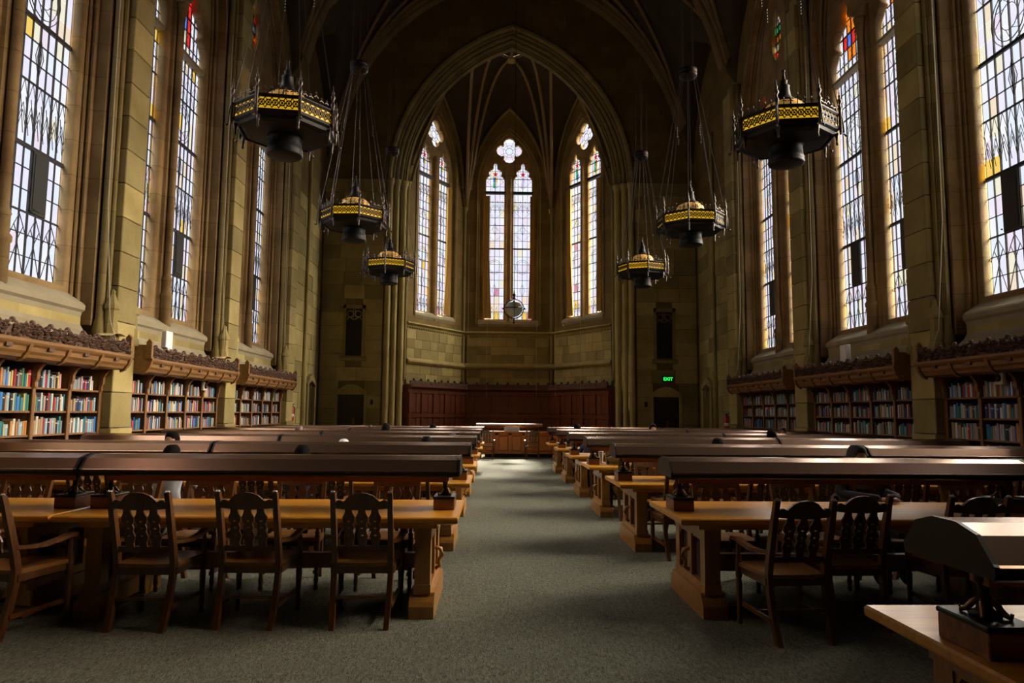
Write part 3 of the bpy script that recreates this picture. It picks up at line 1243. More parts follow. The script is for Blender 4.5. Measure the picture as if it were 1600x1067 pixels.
def build_case():
    root = empty('bookcase')
    hl = 2.225
    # local: y=0 glass plane, room at -y; shelf front at y=-.47
    MB().box(-hl, hl, -.12, -.06, 0, 2.3).build('back_panel', M['case_in'], root)
    for k in range(6):
        u = -hl + k * CWD
        b = MB().box(u - .025, u + .025, -.47, -.12, 0, 2.25)
        b.bbox(u - .035, u + .035, -.49, -.46, 0, 1.98, .006)
        up = b.build('upright', M['case'], root)
        # scrolled bracket under the cornice
        prof = [(-.47, 1.82), (-.51, 1.88), (-.505, 1.95), (-.53, 2.0), (-.535, 2.10), (-.57, 2.17), (-.62, 2.22), (-.62, 2.26), (-.47, 2.26)]
        MB().prism(prof, u - .032, u + .032, 'x').build('bracket', M['case'], up)
    for k in range(5):
        u0 = -hl + k * CWD
        for z in SHZ:
            dz = random.choice((0, 0, 0, -.03)) if 1 < z < 1.8 else 0
            MB().bbox(u0 + .025, u0 + CWD - .025, -.465, -.12, z - .03, z, .004).build('shelf', M['case'], root)
    MB().box(-hl, hl, -.49, -.1, 0, .1).build('plinth', M['case'], root)
    # cornice: cove with square blocks
    b = MB()
    b.prism([(-.40, 2.24), (-.80, 2.24), (-.86, 2.26), (-.88, 2.30), (-.92, 2.34), (-.93, 2.40), (-.97, 2.43), (-.99, 2.46), (-.99, 2.50), (-.40, 2.50)], -hl - .04, hl + .04, 'x')
    cn = b.build('cornice', M['cornice'], root)
    for k in range(6):
        u = -hl + k * CWD
        MB().prism([(-.80, 2.20), (-.88, 2.24), (-.95, 2.34), (-.98, 2.44), (-.90, 2.44), (-.80, 2.3)], u - .035, u + .035, 'x').build('cornice_block', M['cornice'], cn)
        if k < 5:
            MB().box(u + .40, u + .52, -.965, -.90, 2.37, 2.425).build('cornice_stud', M['carve'], cn)
    # carved crest
    b = MB().box(-hl, hl, -.93, -.89, 2.50, 2.66)
    for k in range(620):
        u = random.uniform(-hl, hl)
        z = random.uniform(2.52, 2.70)
        r = random.uniform(.018, .04)
        b.blob((u, -.94 + random.uniform(-.02, .015), z), (r, .03, r * random.uniform(.6, 1.3)))
    for k in range(11):
        u = -hl + .2 + (2 * hl - .4) * k / 10
        b.ball((u, -.93, 2.73), .04, 7, 4)
        for q in (-1, 1):
            b.tube([(u, -.93, 2.72), (u + q * .08, -.94, 2.70), (u + q * .14, -.94, 2.64), (u + q * .2, -.94, 2.68)], .018, 5)
    b.build('carved_crest', M['carve'], root)
    for s in (-1, 1):
        b = MB().box(*sorted((s * (hl - .03), s * (hl + .04))), -.97, -.87, 2.46, 2.80)
        b.prism([(-.97, 2.80), (-.87, 2.80), (-.92, 2.86)], *sorted((s * (hl - .03), s * (hl + .04))), 'x')
        b.build('crest_post', M['cornice'], root)
        MB().prism([(-.90, 2.26), (-.93, 2.75), (-.40, 2.75), (-.40, 2.26)], *sorted((s * (hl - .005), s * (hl + .03))), 'x').build('end_board', M['cornice'], root)
    return root


case0 = build_case()
KIDS[case0.name] = list(case0.children)
cases = {}
first = True
for bi in (1, 2, 3):
    for sx in (-1, 1):
        o = case0 if first else copy_tree(case0)
        first = False
        o.location = (sx * CASE, BAYS[bi], 0)
        o.rotation_euler.z = pi / 2 if sx < 0 else -pi / 2
        tag(o, 'tall oak bookcase with carved crest, the %s one in view along the %s wall' % (BAYN[bi], BKN[sx]), 'bookcase', 'wall bookcases')
        cases[(sx, bi)] = o

BC = [('pale blue', (.30, .50, .62)), ('cream', (.66, .60, .46)), ('white', (.72, .72, .70)), ('navy', (.03, .06, .18)),
      ('teal', (.04, .22, .26)), ('dark red', (.34, .03, .04)), ('bright red', (.62, .05, .06)), ('tan', (.42, .30, .18)),
      ('grey', (.28, .30, .32)), ('black', (.02, .02, .025)), ('green', (.06, .24, .14)), ('bright blue', (.05, .22, .60)),
      ('brown', (.16, .09, .05)), ('orange', (.60, .28, .08)), ('pink', (.60, .32, .34)), ('purple', (.16, .08, .20)), ('yellow', (.65, .52, .14))]
BW = [9, 12, 11, 7, 8, 5, 4, 8, 9, 8, 5, 5, 5, 2.5, 4, 2, 2.5]
BM = [plain(n.replace(' ', '_') + '_book_cloth', tuple(v * .85 for v in c), .55) for n, c in BC]
bookmesh = []
for i in range(len(BC)):
    b = MB()
    # unit book: width (u) 1, depth 1 from spine (y=0) into the shelf, height 1
    b.prism([(-.5, .05), (-.38, 0), (.38, 0), (.5, .05), (.5, .12), (-.5, .12)], 0, 1, 'z')
    b.box(-.5, -.38, .12, 1, 0, 1)
    b.box(.38, .5, .12, 1, 0, 1)
    if i % 3 == 0:
        b.mi = 1
        b.box(-.43, .43, -.003, .03, .72, .80)
    b.mi = 1
    b.box(-.38, .38, .1, .96, .02, .965)
    bookmesh.append(b.mesh('book', [BM[i], M['pages']]))
SHN = {5: 'top', 4: 'second', 3: 'third', 2: 'fourth'}
ORD = ['first', 'second', 'third', 'fourth', 'fifth']
ORD10 = ORD + ['sixth', 'seventh', 'eighth', 'ninth', 'tenth', 'eleventh', 'twelfth']
far = MB()
count = 0
for sx in (-1, 1):
    for bi in (1, 2, 3):
        rz = pi / 2 if sx < 0 else -pi / 2
        mat = Matrix.Translation((sx * CASE, BAYS[bi], 0)) @ Matrix.Rotation(rz, 4, 'Z')
        for k in range(5):
            # compartment number counted from the far end of the case
            fk = (4 - k) if sx < 0 else k
            for si in (5, 4, 3, 2):
                if si == 2 and not (bi == 1 and fk >= 1):
                    continue
                single = bi == 1 and fk < 3 and si > 2 and not (sx > 0 and fk == 2)
                u = -2.225 + k * CWD + .04
                end = u + CWD - .08 - random.choice((0, 0, .05, .12))
                base = random.choice((.19, .21, .22))
                pal = random.choices(range(len(BC)), BW, k=3)
                seen = {}
                while u < end - .03:
                    t = random.choice((.022, .03, .038, .045, .055)) if not single else random.choice((.032, .04, .045, .052, .062))
                    h = base + random.uniform(-.03, .055)
                    d = .16 + random.uniform(-.02, .03)
                    g = random.choices(range(len(BC)), BW)[0] if random.random() < .75 else random.choice(pal)
                    y = -.45 + random.uniform(0, .02)
                    if single:
                        o = obj('book', bookmesh[g], None, mat @ Vector((u + t / 2, y, SHZ[si])), rz, (t - .002, d, h))
                        seen[g] = seen.get(g, 0) + 1
                        lab = '%s %s book from left, %s shelf, %s bay from far end, nearest %s bookcase' % (ORD10[seen[g] - 1], BC[g][0], SHN[si], ORD[fk], BKN[sx])
                        tag(o, lab, 'book', 'books on the shelves of the nearest %s bookcase' % BKN[sx])
                        count += 1
                    else:
                        far.mi = g
                        p = [mat @ Vector(q) for q in ((u, y, SHZ[si]), (u + t - .002, y + d, SHZ[si] + h))]
                        far.box(min(p[0].x, p[1].x), max(p[0].x, p[1].x), min(p[0].y, p[1].y), max(p[0].y, p[1].y), p[0].z, p[1].z)
                    u += t + (random.choice((0, 0, 0, 0, .02)) if random.random() < .2 else 0)
print('single books', count)
o = far.build('book', BM)
tag(o, 'rows of many coloured books filling the farther bookcases along both walls', 'books', kind='stuff')

# ------------------------------------------------------------------ reading tables
TL, TD = 3.03, 1.126


def build_table():
    r = empty('reading_table')        # origin: middle of the table on the floor
    hl, hd = TL / 2, TD / 2
    b = MB()
    b.loft([[(x * sx_, y * sy_, z) for sx_, sy_ in ((-1, -1), (1, -1), (1, 1), (-1, 1))] for x, y, z in
            ((hl - .03, hd - .03, .705), (hl - .004, hd - .004, .715), (hl, hd, .725), (hl, hd, .75), (hl - .008, hd - .008, .76))], True, True)
    b.build('tabletop', M['oak'], r)
    b = MB()
    for s in (-1, 1):
        b.box(-hl + .16, hl - .16, s * (hd - .10) - .012, s * (hd - .10) + .012, .665, .705)
    b.build('apron', M['oak'], r)
    for s in (-1, 1):
        x = s * (hl - .27)
        b = MB()
        for y in (-.38, 0, .38):
            b.box(x - .06, x + .06, y - .06, y + .06, .17, .62)
        b.box(x - .065, x + .065, -.46, .46, .58, .705)
        b.box(x - .065, x + .065, -.45, .45, .17, .24)
        for y in (-.19, .19):
            b.prism([(y - .14, .60), (y + .14, .60), (y + .14, .50), (y + .09, .56), (y - .09, .56), (y - .14, .50)], x - .05, x + .05, 'x')
        ef = b.build('end_frame', M['oak_end'], r)
        MB().box(x - .02, x + .02, -.33, .33, .22, .6).build('end_panel', M['case_in'], ef)
        b = MB()
        b.prism([(-.50, 0), (-.50, .09), (-.48, .12), (-.45, .15), (-.43, .18), (.43, .18), (.45, .15), (.48, .12), (.50, .09), (.50, 0)], x - .095, x + .095, 'x')
        b.build('foot', M['oak_end'], r)
        MB().tube([(x + s * .06, 0, .44), (x + s * .11, 0, .43), (x + s * .12, 0, .38), (x + s * .09, 0, .34), (x + s * .10, 0, .29), (x + s * .065, 0, .27)], .018, 6).build('scroll', M['oak_end'], ef)
    MB().box(-hl + .27, hl - .27, -.04, .04, .28, .40).build('stretcher', M['oak_end'], r)
    return r


def build_lamp():
    r = empty('reading_lamp')        # origin on the table, middle of the lamp
    hl = TL / 2
    sec = [(-.235, .275), (-.245, .29), (-.245, .318), (-.235, .325), (-.165, .405), (-.065, .432), (.065, .432), (.165, .405), (.235, .325), (.245, .318), (.245, .29), (.235, .275)]
    b = MB()
    b.prism(sec, -hl + .015, hl - .015, 'x')
    hood = b.build('hood', M['hood'], r)
    b = MB()
    for s in (-1, 1):
        b.prism([(s * .25, .283), (s * .25, .305), (s * .232, .305), (s * .225, .27)], -hl + .01, hl - .01, 'x')
        e = [(y * 1.02, z + .004) for y, z in sec]
        b.prism(e, *sorted((s * (hl - .02), s * (hl - .004))), 'x')
    b.build('hood_lip', M['hoodlip'], hood)
    MB().box(-hl + .12, hl - .12, -.05, .05, .215, .275).build('lamp_rail', M['rail'], r)
    for s in (-1, 1):
        x = s * (hl - .135)
        lb = MB().bbox(x - .085, x + .085, -.135, .135, 0, .088, .004).build('lamp_box', M['box'], r)
        MB().bbox(x - .09, x + .09, -.14, .14, .088, .108, .006).build('base_plate', M['hoodlip'], lb)
        b = MB()
        b.lathe([(.05, .108), (.055, .12), (.03, .13), (.02, .15), (.024, .17), (.018, .19), (.022, .215), (.03, .23), (.03, .28)], x, 0, 10)
        st = b.build('stem', M['hoodlip'], r)
        b = MB()
        for q in range(4):
            a = q * pi / 2 + pi / 4
            b.tube([(x + .015 * cos(a), .015 * sin(a), .165), (x + .035 * cos(a), .035 * sin(a), .15), (x + .05 * cos(a), .06 * sin(a), .125), (x + .068 * cos(a), .085 * sin(a), .115), (x + .07 * cos(a), .09 * sin(a), .13)], [.012, .012, .011, .010, .007], 6)
        b.build('scroll_foot', M['bronze'], st)
    return r


table0, lamp0 = build_table(), build_lamp()
KIDS[table0.name] = list(table0.children)
KIDS[lamp0.name] = list(lamp0.children)
used = [0]
ROWY = [6.063 + 2.65 * n for n in range(6)]
RN = ['front', 'second', 'third', 'fourth', 'fifth', 'sixth']
LX = [-.87 - TL / 2, -.87 - TL * 1.5 - .02]
RX = [.83 + TL / 2, .83 + TL * 1.5 + .02]


def place_table(x, y, where):
    t = table0 if not used[0] else copy_tree(table0)
    l = lamp0 if not used[0] else copy_tree(lamp0)
    used[0] = 1
    t.location = (x, y, 0)
    l.location = (x, y, .76)
    tag(t, 'long honey oak reading table, ' + where, 'table', 'reading tables')
    tag(l, 'long brown hooded reading lamp on table, ' + where, 'lamp', 'reading lamps')


for n, y in enumerate(ROWY):
    for xs_, side in ((LX, 'left'), (RX, 'right')):
        for q, x in enumerate(xs_):
            pos = 'aisle end' if q == 0 else 'wall end'
            place_table(x, y, '%s %s row, %s' % (RN[n], side, pos))
place_table(.965 + TL / 2, 2.50, 'cut off by bottom right corner')

# ------------------------------------------------------------------ armchairs
def plate(b, zs_, half_w, holes, y, ycurve, th):
    """vertical slat in x-z: half_w per z row, with a square hole in the rows named"""
    n = len(zs_)
    cols = []
    for i, z in enumerate(zs_):
        w = half_w[i]
        h = .009
        cols.append([(-w), (-h), (h), (w)])
    def P(i, j, f):
        return (b._x + cols[i][j], ycurve(zs_[i]) + (th / 2 if f else -th / 2), zs_[i])
    for f in (0, 1):
        for i in range(n - 1):
            for j in range(3):
                if j == 1 and i in holes:
                    continue
                q = [P(i, j, f), P(i, j + 1, f), P(i + 1, j + 1, f), P(i + 1, j, f)]
                if f:
                    q = q[::-1]
                k = len(b.v)
                b.v += q
                b.face([k, k + 1, k + 2, k + 3])
    for j in (0, 3):
        for i in range(n - 1):
            q = [P(i, j, 0), P(i, j, 1), P(i + 1, j, 1), P(i + 1, j, 0)]
            k = len(b.v)
            b.v += q
            b.face([k, k + 1, k + 2, k + 3])
    for i in holes:
        for j in (1, 2):
            q = [P(i, j, 0), P(i, j, 1), P(i + 1, j, 1), P(i + 1, j, 0)]
            k = len(b.v)
            b.v += q
            b.face([k, k + 1, k + 2, k + 3])


def yb(z):
    """rake of the back posts"""
    if z > .45:
        return -.215 - .15 * ((z - .45) / .52) ** 1.2
    return -.215 - .10 * ((.45 - z) / .45) ** 1.7


def chair_parts():
    P = []
    for s in (-1, 1):
        b = MB()
        zs_ = [0, .1, .22, .35, .45, .55, .68, .8, .9, .97]
        rings = []
        for z in zs_:
            x = s * (.205 - .012 * (z < .3) * (1 - z / .3))
            w, d = (.019, .026) if z < .9 else (.018, .02)
            y = yb(z)
            rings.append([(x - w, y - d, z), (x + w, y - d, z), (x + w, y + d, z), (x - w, y + d, z)])
        b.loft(rings, True, True)
        for q in (-.011, 0, .011):
            b.blob((s * .205 + q, yb(.97), .975), (.006, .014, .012))
        P.append(('leg', b, M['chair']))
        b = MB()
        b.lathe([(.017, 0), (.022, .02), (.016, .05), (.023, .08), (.018, .12), (.025, .30), (.018, .33), (.026, .35), (.026, .46), (.02, .47), (.024, .49), (.014, .51), (.020, .56), (.013, .575), (.016, .59), (.016, .615)], s * .235, .21, 8)
        P.append(('leg', b, M['chair']))
        b = MB()
        pts = [(s * .21, yb(.66) + .01, 0.610), (s * .235, -.16, 0.600), (s * .25, -.05, 0.597), (s * .255, .08, 0.613), (s * .255, .17, 0.630), (s * .255, .24, 0.627), (s * .255, .275, 0.605), (s * .255, .265, 0.587)]
        rings = []
        for i, p in enumerate(pts):
            w = [.012, .016, .022, .024, .027, .026, .022, .018][i]
            h = [.014, .012, .014, .014, .014, .014, .012, .010][i]
            rings.append([(p[0] - w, p[1], p[2] - h), (p[0] + w, p[1], p[2] - h), (p[0] + w, p[1], p[2] + h), (p[0] - w, p[1], p[2] + h)])
        b.loft(rings, True, True)
        P.append(('arm', b, M['chair']))
        b = MB()
        b.box(s * .215 - .01, s * .215 + .01, -.26, .21, .135, .165)
        P.append(('stretcher', b, M['chair']))
    b = MB()
    b.box(-.2, .2, -.262, -.242, .20, .222)
    b.box(-.22, .22, -.02, .0, .14, .16)
    P.append(('stretcher', b, M['chair']))
    # seat, saddled: grid
    b = MB()
    b.smooth = True
    rows = []
    for i in range(9):
        y = -.235 + .49 * i / 8
        wd = .20 + .05 * i / 8
        rows.append([(-wd + 2 * wd * j / 10, y - .02 * (j / 5 - 1) ** 2 * (i / 8), .452 - .016 * max(0, 1 - (j / 5 - 1) ** 2 * 1.2) * sin(pi * min(1, (i + .6) / 8.6))) for j in range(11)])
    b.loft(rows, False)
    b.smooth = False
    edge = [rows[0][j] for j in range(11)] + [rows[i][10] for i in range(1, 9)] + [rows[8][j] for j in range(9, -1, -1)] + [rows[i][0] for i in range(7, 0, -1)]
    b.loft([edge, [(x, y, z - .028) for x, y, z in edge]], True)
    b.face([len(b.v) - 1 - i for i in range(len(edge))])
    P.append(('seat', b, M['seat']))
    b = MB()
    b.box(-.2, .2, -.235, -.215, .375, .425)
    b.box(-.225, .225, .19, .21, .375, .425)
    for s in (-1, 1):
        b.box(s * .222 - .01, s * .222 + .01, -.22, .2, .375, .425)
    P.append(('seat_rail', b, M['chair']))
    b = MB()
    top = [(-.19, .895), (-.175, .915), (-.155, .918), (-.13, .905), (-.12, .915), (-.085, .95), (-.04, .968), (0, .972), (.04, .968), (.085, .95), (.12, .915), (.13, .905), (.155, .918), (.175, .915), (.19, .895)]
    bot = [(x, .855 - .012 * cos(x * pi / .38)) for x, z in top]
    b.loft([[(x, yb(z) - .013 - .015 * cos(x * pi / .4), z) for x, z in top], [(x, yb(z) + .013 - .015 * cos(x * pi / .4), z) for x, z in top],
            [(x, yb(z) + .013 - .015 * cos(x * pi / .4), z) for x, z in bot], [(x, yb(z) - .013 - .015 * cos(x * pi / .4), z) for x, z in bot],
            [(x, yb(z) - .013 - .015 * cos(x * pi / .4), z) for x, z in top]], False)
    P.append(('crest_rail', b, M['chair']))
    b = MB()
    b.box(-.19, .19, yb(.56) - .012, yb(.56) + .012, .535, .575)
    P.append(('lower_rail', b, M['chair']))
    for x in (-.095, 0, .095):
        b = MB()
        b._x = x
        zz = [.57, .60, .63, .648, .66, .69, .702, .715, .74, .752, .765, .79, .82, .85]
        ww = [.030, .026, .036, .041, .037, .028, .034, .036, .028, .037, .042, .044, .028, .023]
        plate(b, zz, ww, (3, 6, 9), 0, lambda z: yb(z) - .012, .016)
        P.append(('splat', b, M['chair']))
    return P


CP = chair_parts()
chair0 = empty('armchair')
for nme, b, mt in CP:
    b.build(nme, mt, chair0)
KIDS[chair0.name] = list(chair0.children)
# far chairs: the same shape as one mesh
j = MB()
for nme, b, mt in CP:
    base = len(j.v)
    j.v += b.v
    for f_, s_ in zip(b.f, b.sm):
        j.f.append([base + i for i in f_])
        j.sm.append(s_)
        j.m.append(1 if nme == 'seat' else 0)
farchair = j.mesh('armchair', [M['chair'], M['seat']])
cu = [0]
nth = ['first', 'second', 'third', 'fourth', 'fifth', 'sixth', 'seventh']


def place_chair(x, y, rz, lab, full=True):
    if full:
        o = chair0 if not cu[0] else copy_tree(chair0)
        cu[0] = 1
    else:
        o = obj('armchair', farchair)
    o.location = (x, y, 0)
    o.rotation_euler.z = rz
    tag(o, lab, 'chair', 'oak armchairs at the reading tables')


# near side of the front rows, as the photograph shows them (origin = seat centre)
place_chair(-1.56, 5.62, R(1), 'dark oak armchair pushed in at the front left table, nearest the aisle')
place_chair(-2.37, 5.62, R(-1), 'dark oak armchair at the front left table, second from the aisle')
place_chair(-3.10, 5.56, R(-2), 'dark oak armchair at the front left table, third from the aisle')
place_chair(-4.02, 5.36, R(-13), 'oak armchair turned aslant, cut by the left edge of the view')
place_chair(1.50, 5.27, R(5), 'dark oak armchair pulled out from the front right table, nearest the aisle')
place_chair(2.08, 5.58, R(1), 'dark oak armchair pushed in at the front right table, second from the aisle')
place_chair(2.95, 5.55, R(-2), 'dark oak armchair at the front right table, behind the big lamp hood')
for n, y in enumerate(ROWY):
    full = n < 3
    for side, sgn, x0 in (('left', -1, -.87), ('right', 1, .83)):
        nxx = 7 if n < 3 else 6
        for q in range(nxx):
            xx = x0 + sgn * (.62 + q * .86)
            if abs(xx) > 6.7 or (n == 0 and abs(xx) > 5.8):
                continue
            for near in (1, 0):
                if n == 0 and near:
                    continue
                if n >= 3 and near == 0 and q > 3:
                    continue
                jx, jr = random.uniform(-.09, .09), random.uniform(-7, 7)
                pull = random.choice((0, 0, .06, .14))
                if near:
                    yy, rz = y - .563 + .05 - pull, 0
                else:
                    yy, rz = y + .563 - .03 + pull, pi
                where = 'near' if near else 'far'
                place_chair(xx + jx, yy, rz + R(jr), '%s-side armchair of the %s %s table row, %s from the aisle' % (where, RN[n], side, nth[q]), full)

# ------------------------------------------------------------------ chandeliers
def octa(r, k):
    a = pi / 8 + k * pi / 4
    return (r * cos(a), r * sin(a))


def build_chandelier():
    r0 = empty('chandelier')       # origin on the axis at floor level, real heights inside
    RR = .735
    def oct_ring(r, z):
        return [(*octa(r, k), z) for k in range(8)]
    b = MB()
    b.loft([oct_ring(*q) for q in ((.22, 5.84), (.58, 5.86), (.64, 5.89), (.66, 5.86), (.69, 5.875), (.70, 5.92), (.735, 5.95), (.745, 5.985), (.715, 6.0), (.70, 6.0))], True, False)
    b.loft([oct_ring(*q) for q in ((.70, 6.155), (.735, 6.16), (.75, 6.185), (.75, 6.20), (.70, 6.20), (.69, 6.155))], True, False)
    b.loft([oct_ring(*q) for q in ((.70, 6.19), (.30, 6.20))], True, False)
    b.build('octagonal_body', M['iron'], r0)
    b = MB()
    b.lathe([(.05, 5.545), (.235, 5.55), (.255, 5.56), (.262, 5.59), (.25, 5.60), (.262, 5.61), (.25, 5.63), (.258, 5.65), (.245, 5.67), (.235, 5.80), (.27, 5.86)], 0, 0, 24)
    b.build('drum', M['iron'], r0)
    # amber band: glass behind a pierced fret
    for k in range(8):
        (xa, ya), (xb, yb_) = octa(.712, k), octa(.712, k + 1)
        b = MB()
        b.loft([[(xa, ya, 6.0), (xb, yb_, 6.0)], [(xa, ya, 6.16), (xb, yb_, 6.16)]], False)
        ap = b.build('amber_panel', M['amber'], r0)
        b = MB()
        def P(t, z, o=.012):
            n = Vector((xa + xb, ya + yb_, 0)).normalized() * o
            return (xa + (xb - xa) * t + n.x, ya + (yb_ - ya) * t + n.y, z)
        for q in range(6):
            c = (q + .5) / 6
            b.tube([P(c + .072 * cos(i * pi / 5), 6.08 + .04 * sin(i * pi / 5)) for i in range(11)], .010, 4)
            b.tube([P(c - .083, 6.005), P(c, 6.08), P(c + .083, 6.155)], .008, 4)
            b.tube([P(c + .083, 6.005), P(c, 6.08), P(c - .083, 6.155)], .008, 4)
        b.tube([P(.03, 6.08), P(.97, 6.08)], .004, 4)
        b.build('fret', M['iron'], ap)
    # pinnacles, pendants and buttresses at the corners
    for k in range(8):
        x, y = octa(.755, k)
        b = MB()
        b.lathe([(.012, 5.88), (.024, 5.95), (.022, 6.22), (.035, 6.27), (.022, 6.29), (.012, 6.33), (.035, 6.37), (.03, 6.40), (.012, 6.42), (.022, 6.45), (.008, 6.48), (.004, 6.56)], x, y, 6)
        b.lathe([(.004, 5.72), (.022, 5.75), (.012, 5.78), (.018, 5.81), (.03, 5.90)], x * .93, y * .93, 6)
        x2, y2 = octa(.80, k)
        b.tube([(x2, y2, 5.90), (x2 * .985, y2 * .985, 6.1), (x, y, 6.25)], .010, 5)
        b.tube([(x2, y2, 5.88), (x2 * 1.03, y2 * 1.03, 5.84), (x2 * 1.05, y2 * 1.05, 5.87)], .014, 5)
        b.build('pinnacle', M['iron_brown'], r0)
    # cresting fleurons
    for k in range(8):
        (xa, ya), (xb, yb_) = octa(.735, k), octa(.735, k + 1)
        b = MB()
        for q in range(1, 6):
            t = q / 6
            x, y = xa + (xb - xa) * t, ya + (yb_ - ya) * t
            h = .10 if q != 3 else .16
            b.tube([(x, y, 6.19), (x, y, 6.19 + h)], .007, 4)
            b.blob((x, y, 6.19 + h), (.016, .016, .022))
            d = Vector((xb - xa, yb_ - ya, 0)).normalized() * .035
            b.tube([(x - d.x, y - d.y, 6.19 + h * .55), (x, y, 6.19 + h * .75), (x + d.x, y + d.y, 6.19 + h * .55)], .008, 4)
        b.build('cresting', M['iron_brown'], r0)
    b = MB()
    b.lathe([(.34, 6.19), (.35, 6.28), (.33, 6.38), (.27, 6.46), (.18, 6.50)], 0, 0, 16, caps=False)
    b.build('amber_dome', M['amberdome'], r0)
    b = MB()
    for k in range(8):
        a = k * pi / 4
        b.tube([(.35 * cos(a), .35 * sin(a), 6.19), (.36 * cos(a), .36 * sin(a), 6.28), (.34 * cos(a), .34 * sin(a), 6.39), (.28 * cos(a), .28 * sin(a), 6.47), (.16 * cos(a), .16 * sin(a), 6.51)], .012, 5)
        for q in (-.2, .2):
            b.tube([((.357) * cos(a + .39 + q * cos(i) * .9), .357 * sin(a + .39 + q * cos(i) * .9), 6.28 + .045 * sin(i)) for i in range(7)], .008, 4)
    b.lathe([(.37, 6.19), (.37, 6.22), (.35, 6.23)], 0, 0, 16)
    b.lathe([(.19, 6.49), (.20, 6.52), (.13, 6.55), (.10, 6.62), (.08, 6.75), (.09, 6.77), (.05, 6.80), (.055, 6.86), (.03, 6.88), (.015, 7.0), (.03, 7.02), (.012, 7.04)], 0, 0, 10)
    b.build('spire', M['iron'], r0)
    # suspension
    b = MB()
    for k in range(8):
        x, y = octa(.735, k)
        t = 8.3
        rx, ry = octa(.17, k)
        mx_, my_ = octa(.33, k)
        b.tube([(x, y, 6.3), (rx, ry, 9.2)], .0065, 4)
    for k in range(4):
        a = k * pi / 2 + .3
        b.tube([(.16 * cos(a), .16 * sin(a), 9.3), (.16 * cos(a), .16 * sin(a), 19)], .008, 4)
        for q in range(5):
            b.blob((octa(.35, 2 * k)[0], octa(.35, 2 * k)[1], 8.0 + q * .05), (.014, .014, .02))
    b.build('suspension_rod', M['steel'], r0)
    b = MB()
    b.lathe([(.10, 9.16), (.20, 9.2), (.205, 9.27), (.19, 9.28), (.205, 9.30), (.205, 9.37), (.18, 9.38), (.12, 9.36)], 0, 0, 16)
    b.build('ring_collar', M['iron'], r0)
    for ch in r0.children_recursive:
        for v in ch.data.vertices:
            if v.co.z < 8.5:
                v.co.z -= .27
    return r0


ch0 = build_chandelier()
KIDS[ch0.name] = list(ch0.children)
first = True
for i, y in enumerate(BAYS[1:]):
    for sx in (-1, 1):
        o = ch0 if first else copy_tree(ch0)
        first = False
        o.location = (sx * 3.73 + .0, y, 0)
        o.rotation_euler.z = R((8, -4, 22)[i] * (-1 if sx > 0 else 1))
        tag(o, 'octagonal black iron chandelier with amber band, %s one on the %s side' % (('nearest', 'middle', 'farthest')[i], BKN[sx]), 'chandelier', 'hanging iron chandeliers')

# ------------------------------------------------------------------ circulation desk, its lamp, chairs and sign
dk = empty('circulation_desk', (.42, 25.6, 0))
tag(dk, 'low panelled orange oak desk across the end of the aisle', 'desk')
MB().box(-1.5, 2.0, -.25, .5, .86, .91).build('desktop', M['desk'], dk)
b = MB().box(-1.4, 1.9, -.15, .45, .18, .86)
for k in range(8):
    u = -1.4 + 3.3 * k / 7
    b.box(u - .05, u + .05, -.19, -.15, .15, .86)
b.box(-1.4, 1.9, -.19, -.15, .78, .86)
b.box(-1.4, 1.9, -.19, -.15, .13, .2)
b.build('desk_front', M['desk'], dk)
for k in range(7):
    u = -1.4 + 3.3 * (k + .5) / 7
    obj('panel', PAND, dk, (u, -.165, .49), 0, (.33, .07, .52))
MB().box(-1.35, 1.85, -.1, .4, 0, .18).build('plinth', M['case_in'], dk)
b = MB()
b.prism([(-.18, 1.08), (-.2, 1.10), (-.14, 1.16), (-.05, 1.185), (.05, 1.185), (.14, 1.16), (.2, 1.10), (.18, 1.08)], -1.25, 1.12, 'x')
lp = empty('desk_lamp', (.0, 25.75, 0))
tag(lp, 'long hooded lamp with painted sunlit-orange hood on the desk at the end of the aisle', 'lamp')
b.build('hood', plain('painted_sunlit_hood', (.50, .22, .06), .4), lp)  # sunlight from the apse is put into the orange base colour
for x in (-1.1, .95):
    MB().lathe([(.07, .91), (.07, .94), (.02, .96), (.02, 1.1)], x, 0, 8).build('stem', M['hoodlip'], lp)
    MB().box(x - .1, x + .1, -.1, .1, .905, .93).build('lamp_box', M['box'], lp)
MB().box(-1.1, 1.0, -.04, .04, 1.02, 1.06).build('lamp_rail', M['rail'], lp)
sg = empty('desk_sign', (.02, 25.42, .91))
tag(sg, 'small white notice card standing on the desk', 'sign')
MB().box(-.27, .27, -.01, .01, 0, .16).build('card', M['paper'], sg)
b = MB()
for r_, w_ in enumerate((.42, .3, .38)):
    z = .125 - r_ * .04
    x = -w_ / 2
    while x < w_ / 2:
        q = random.uniform(.02, .05)
        b.box(x, x + q, -.013, -.01, z - .006, z + .006)
        x += q + .014
b.build('lettering', M['hoodlip'], sg)
place_chair(-.85, 24.9, 0, 'dark armchair before the left end of the desk at the end of the aisle', False)
place_chair(.72, 24.9, 0, 'dark armchair before the middle of the desk at the end of the aisle', False)

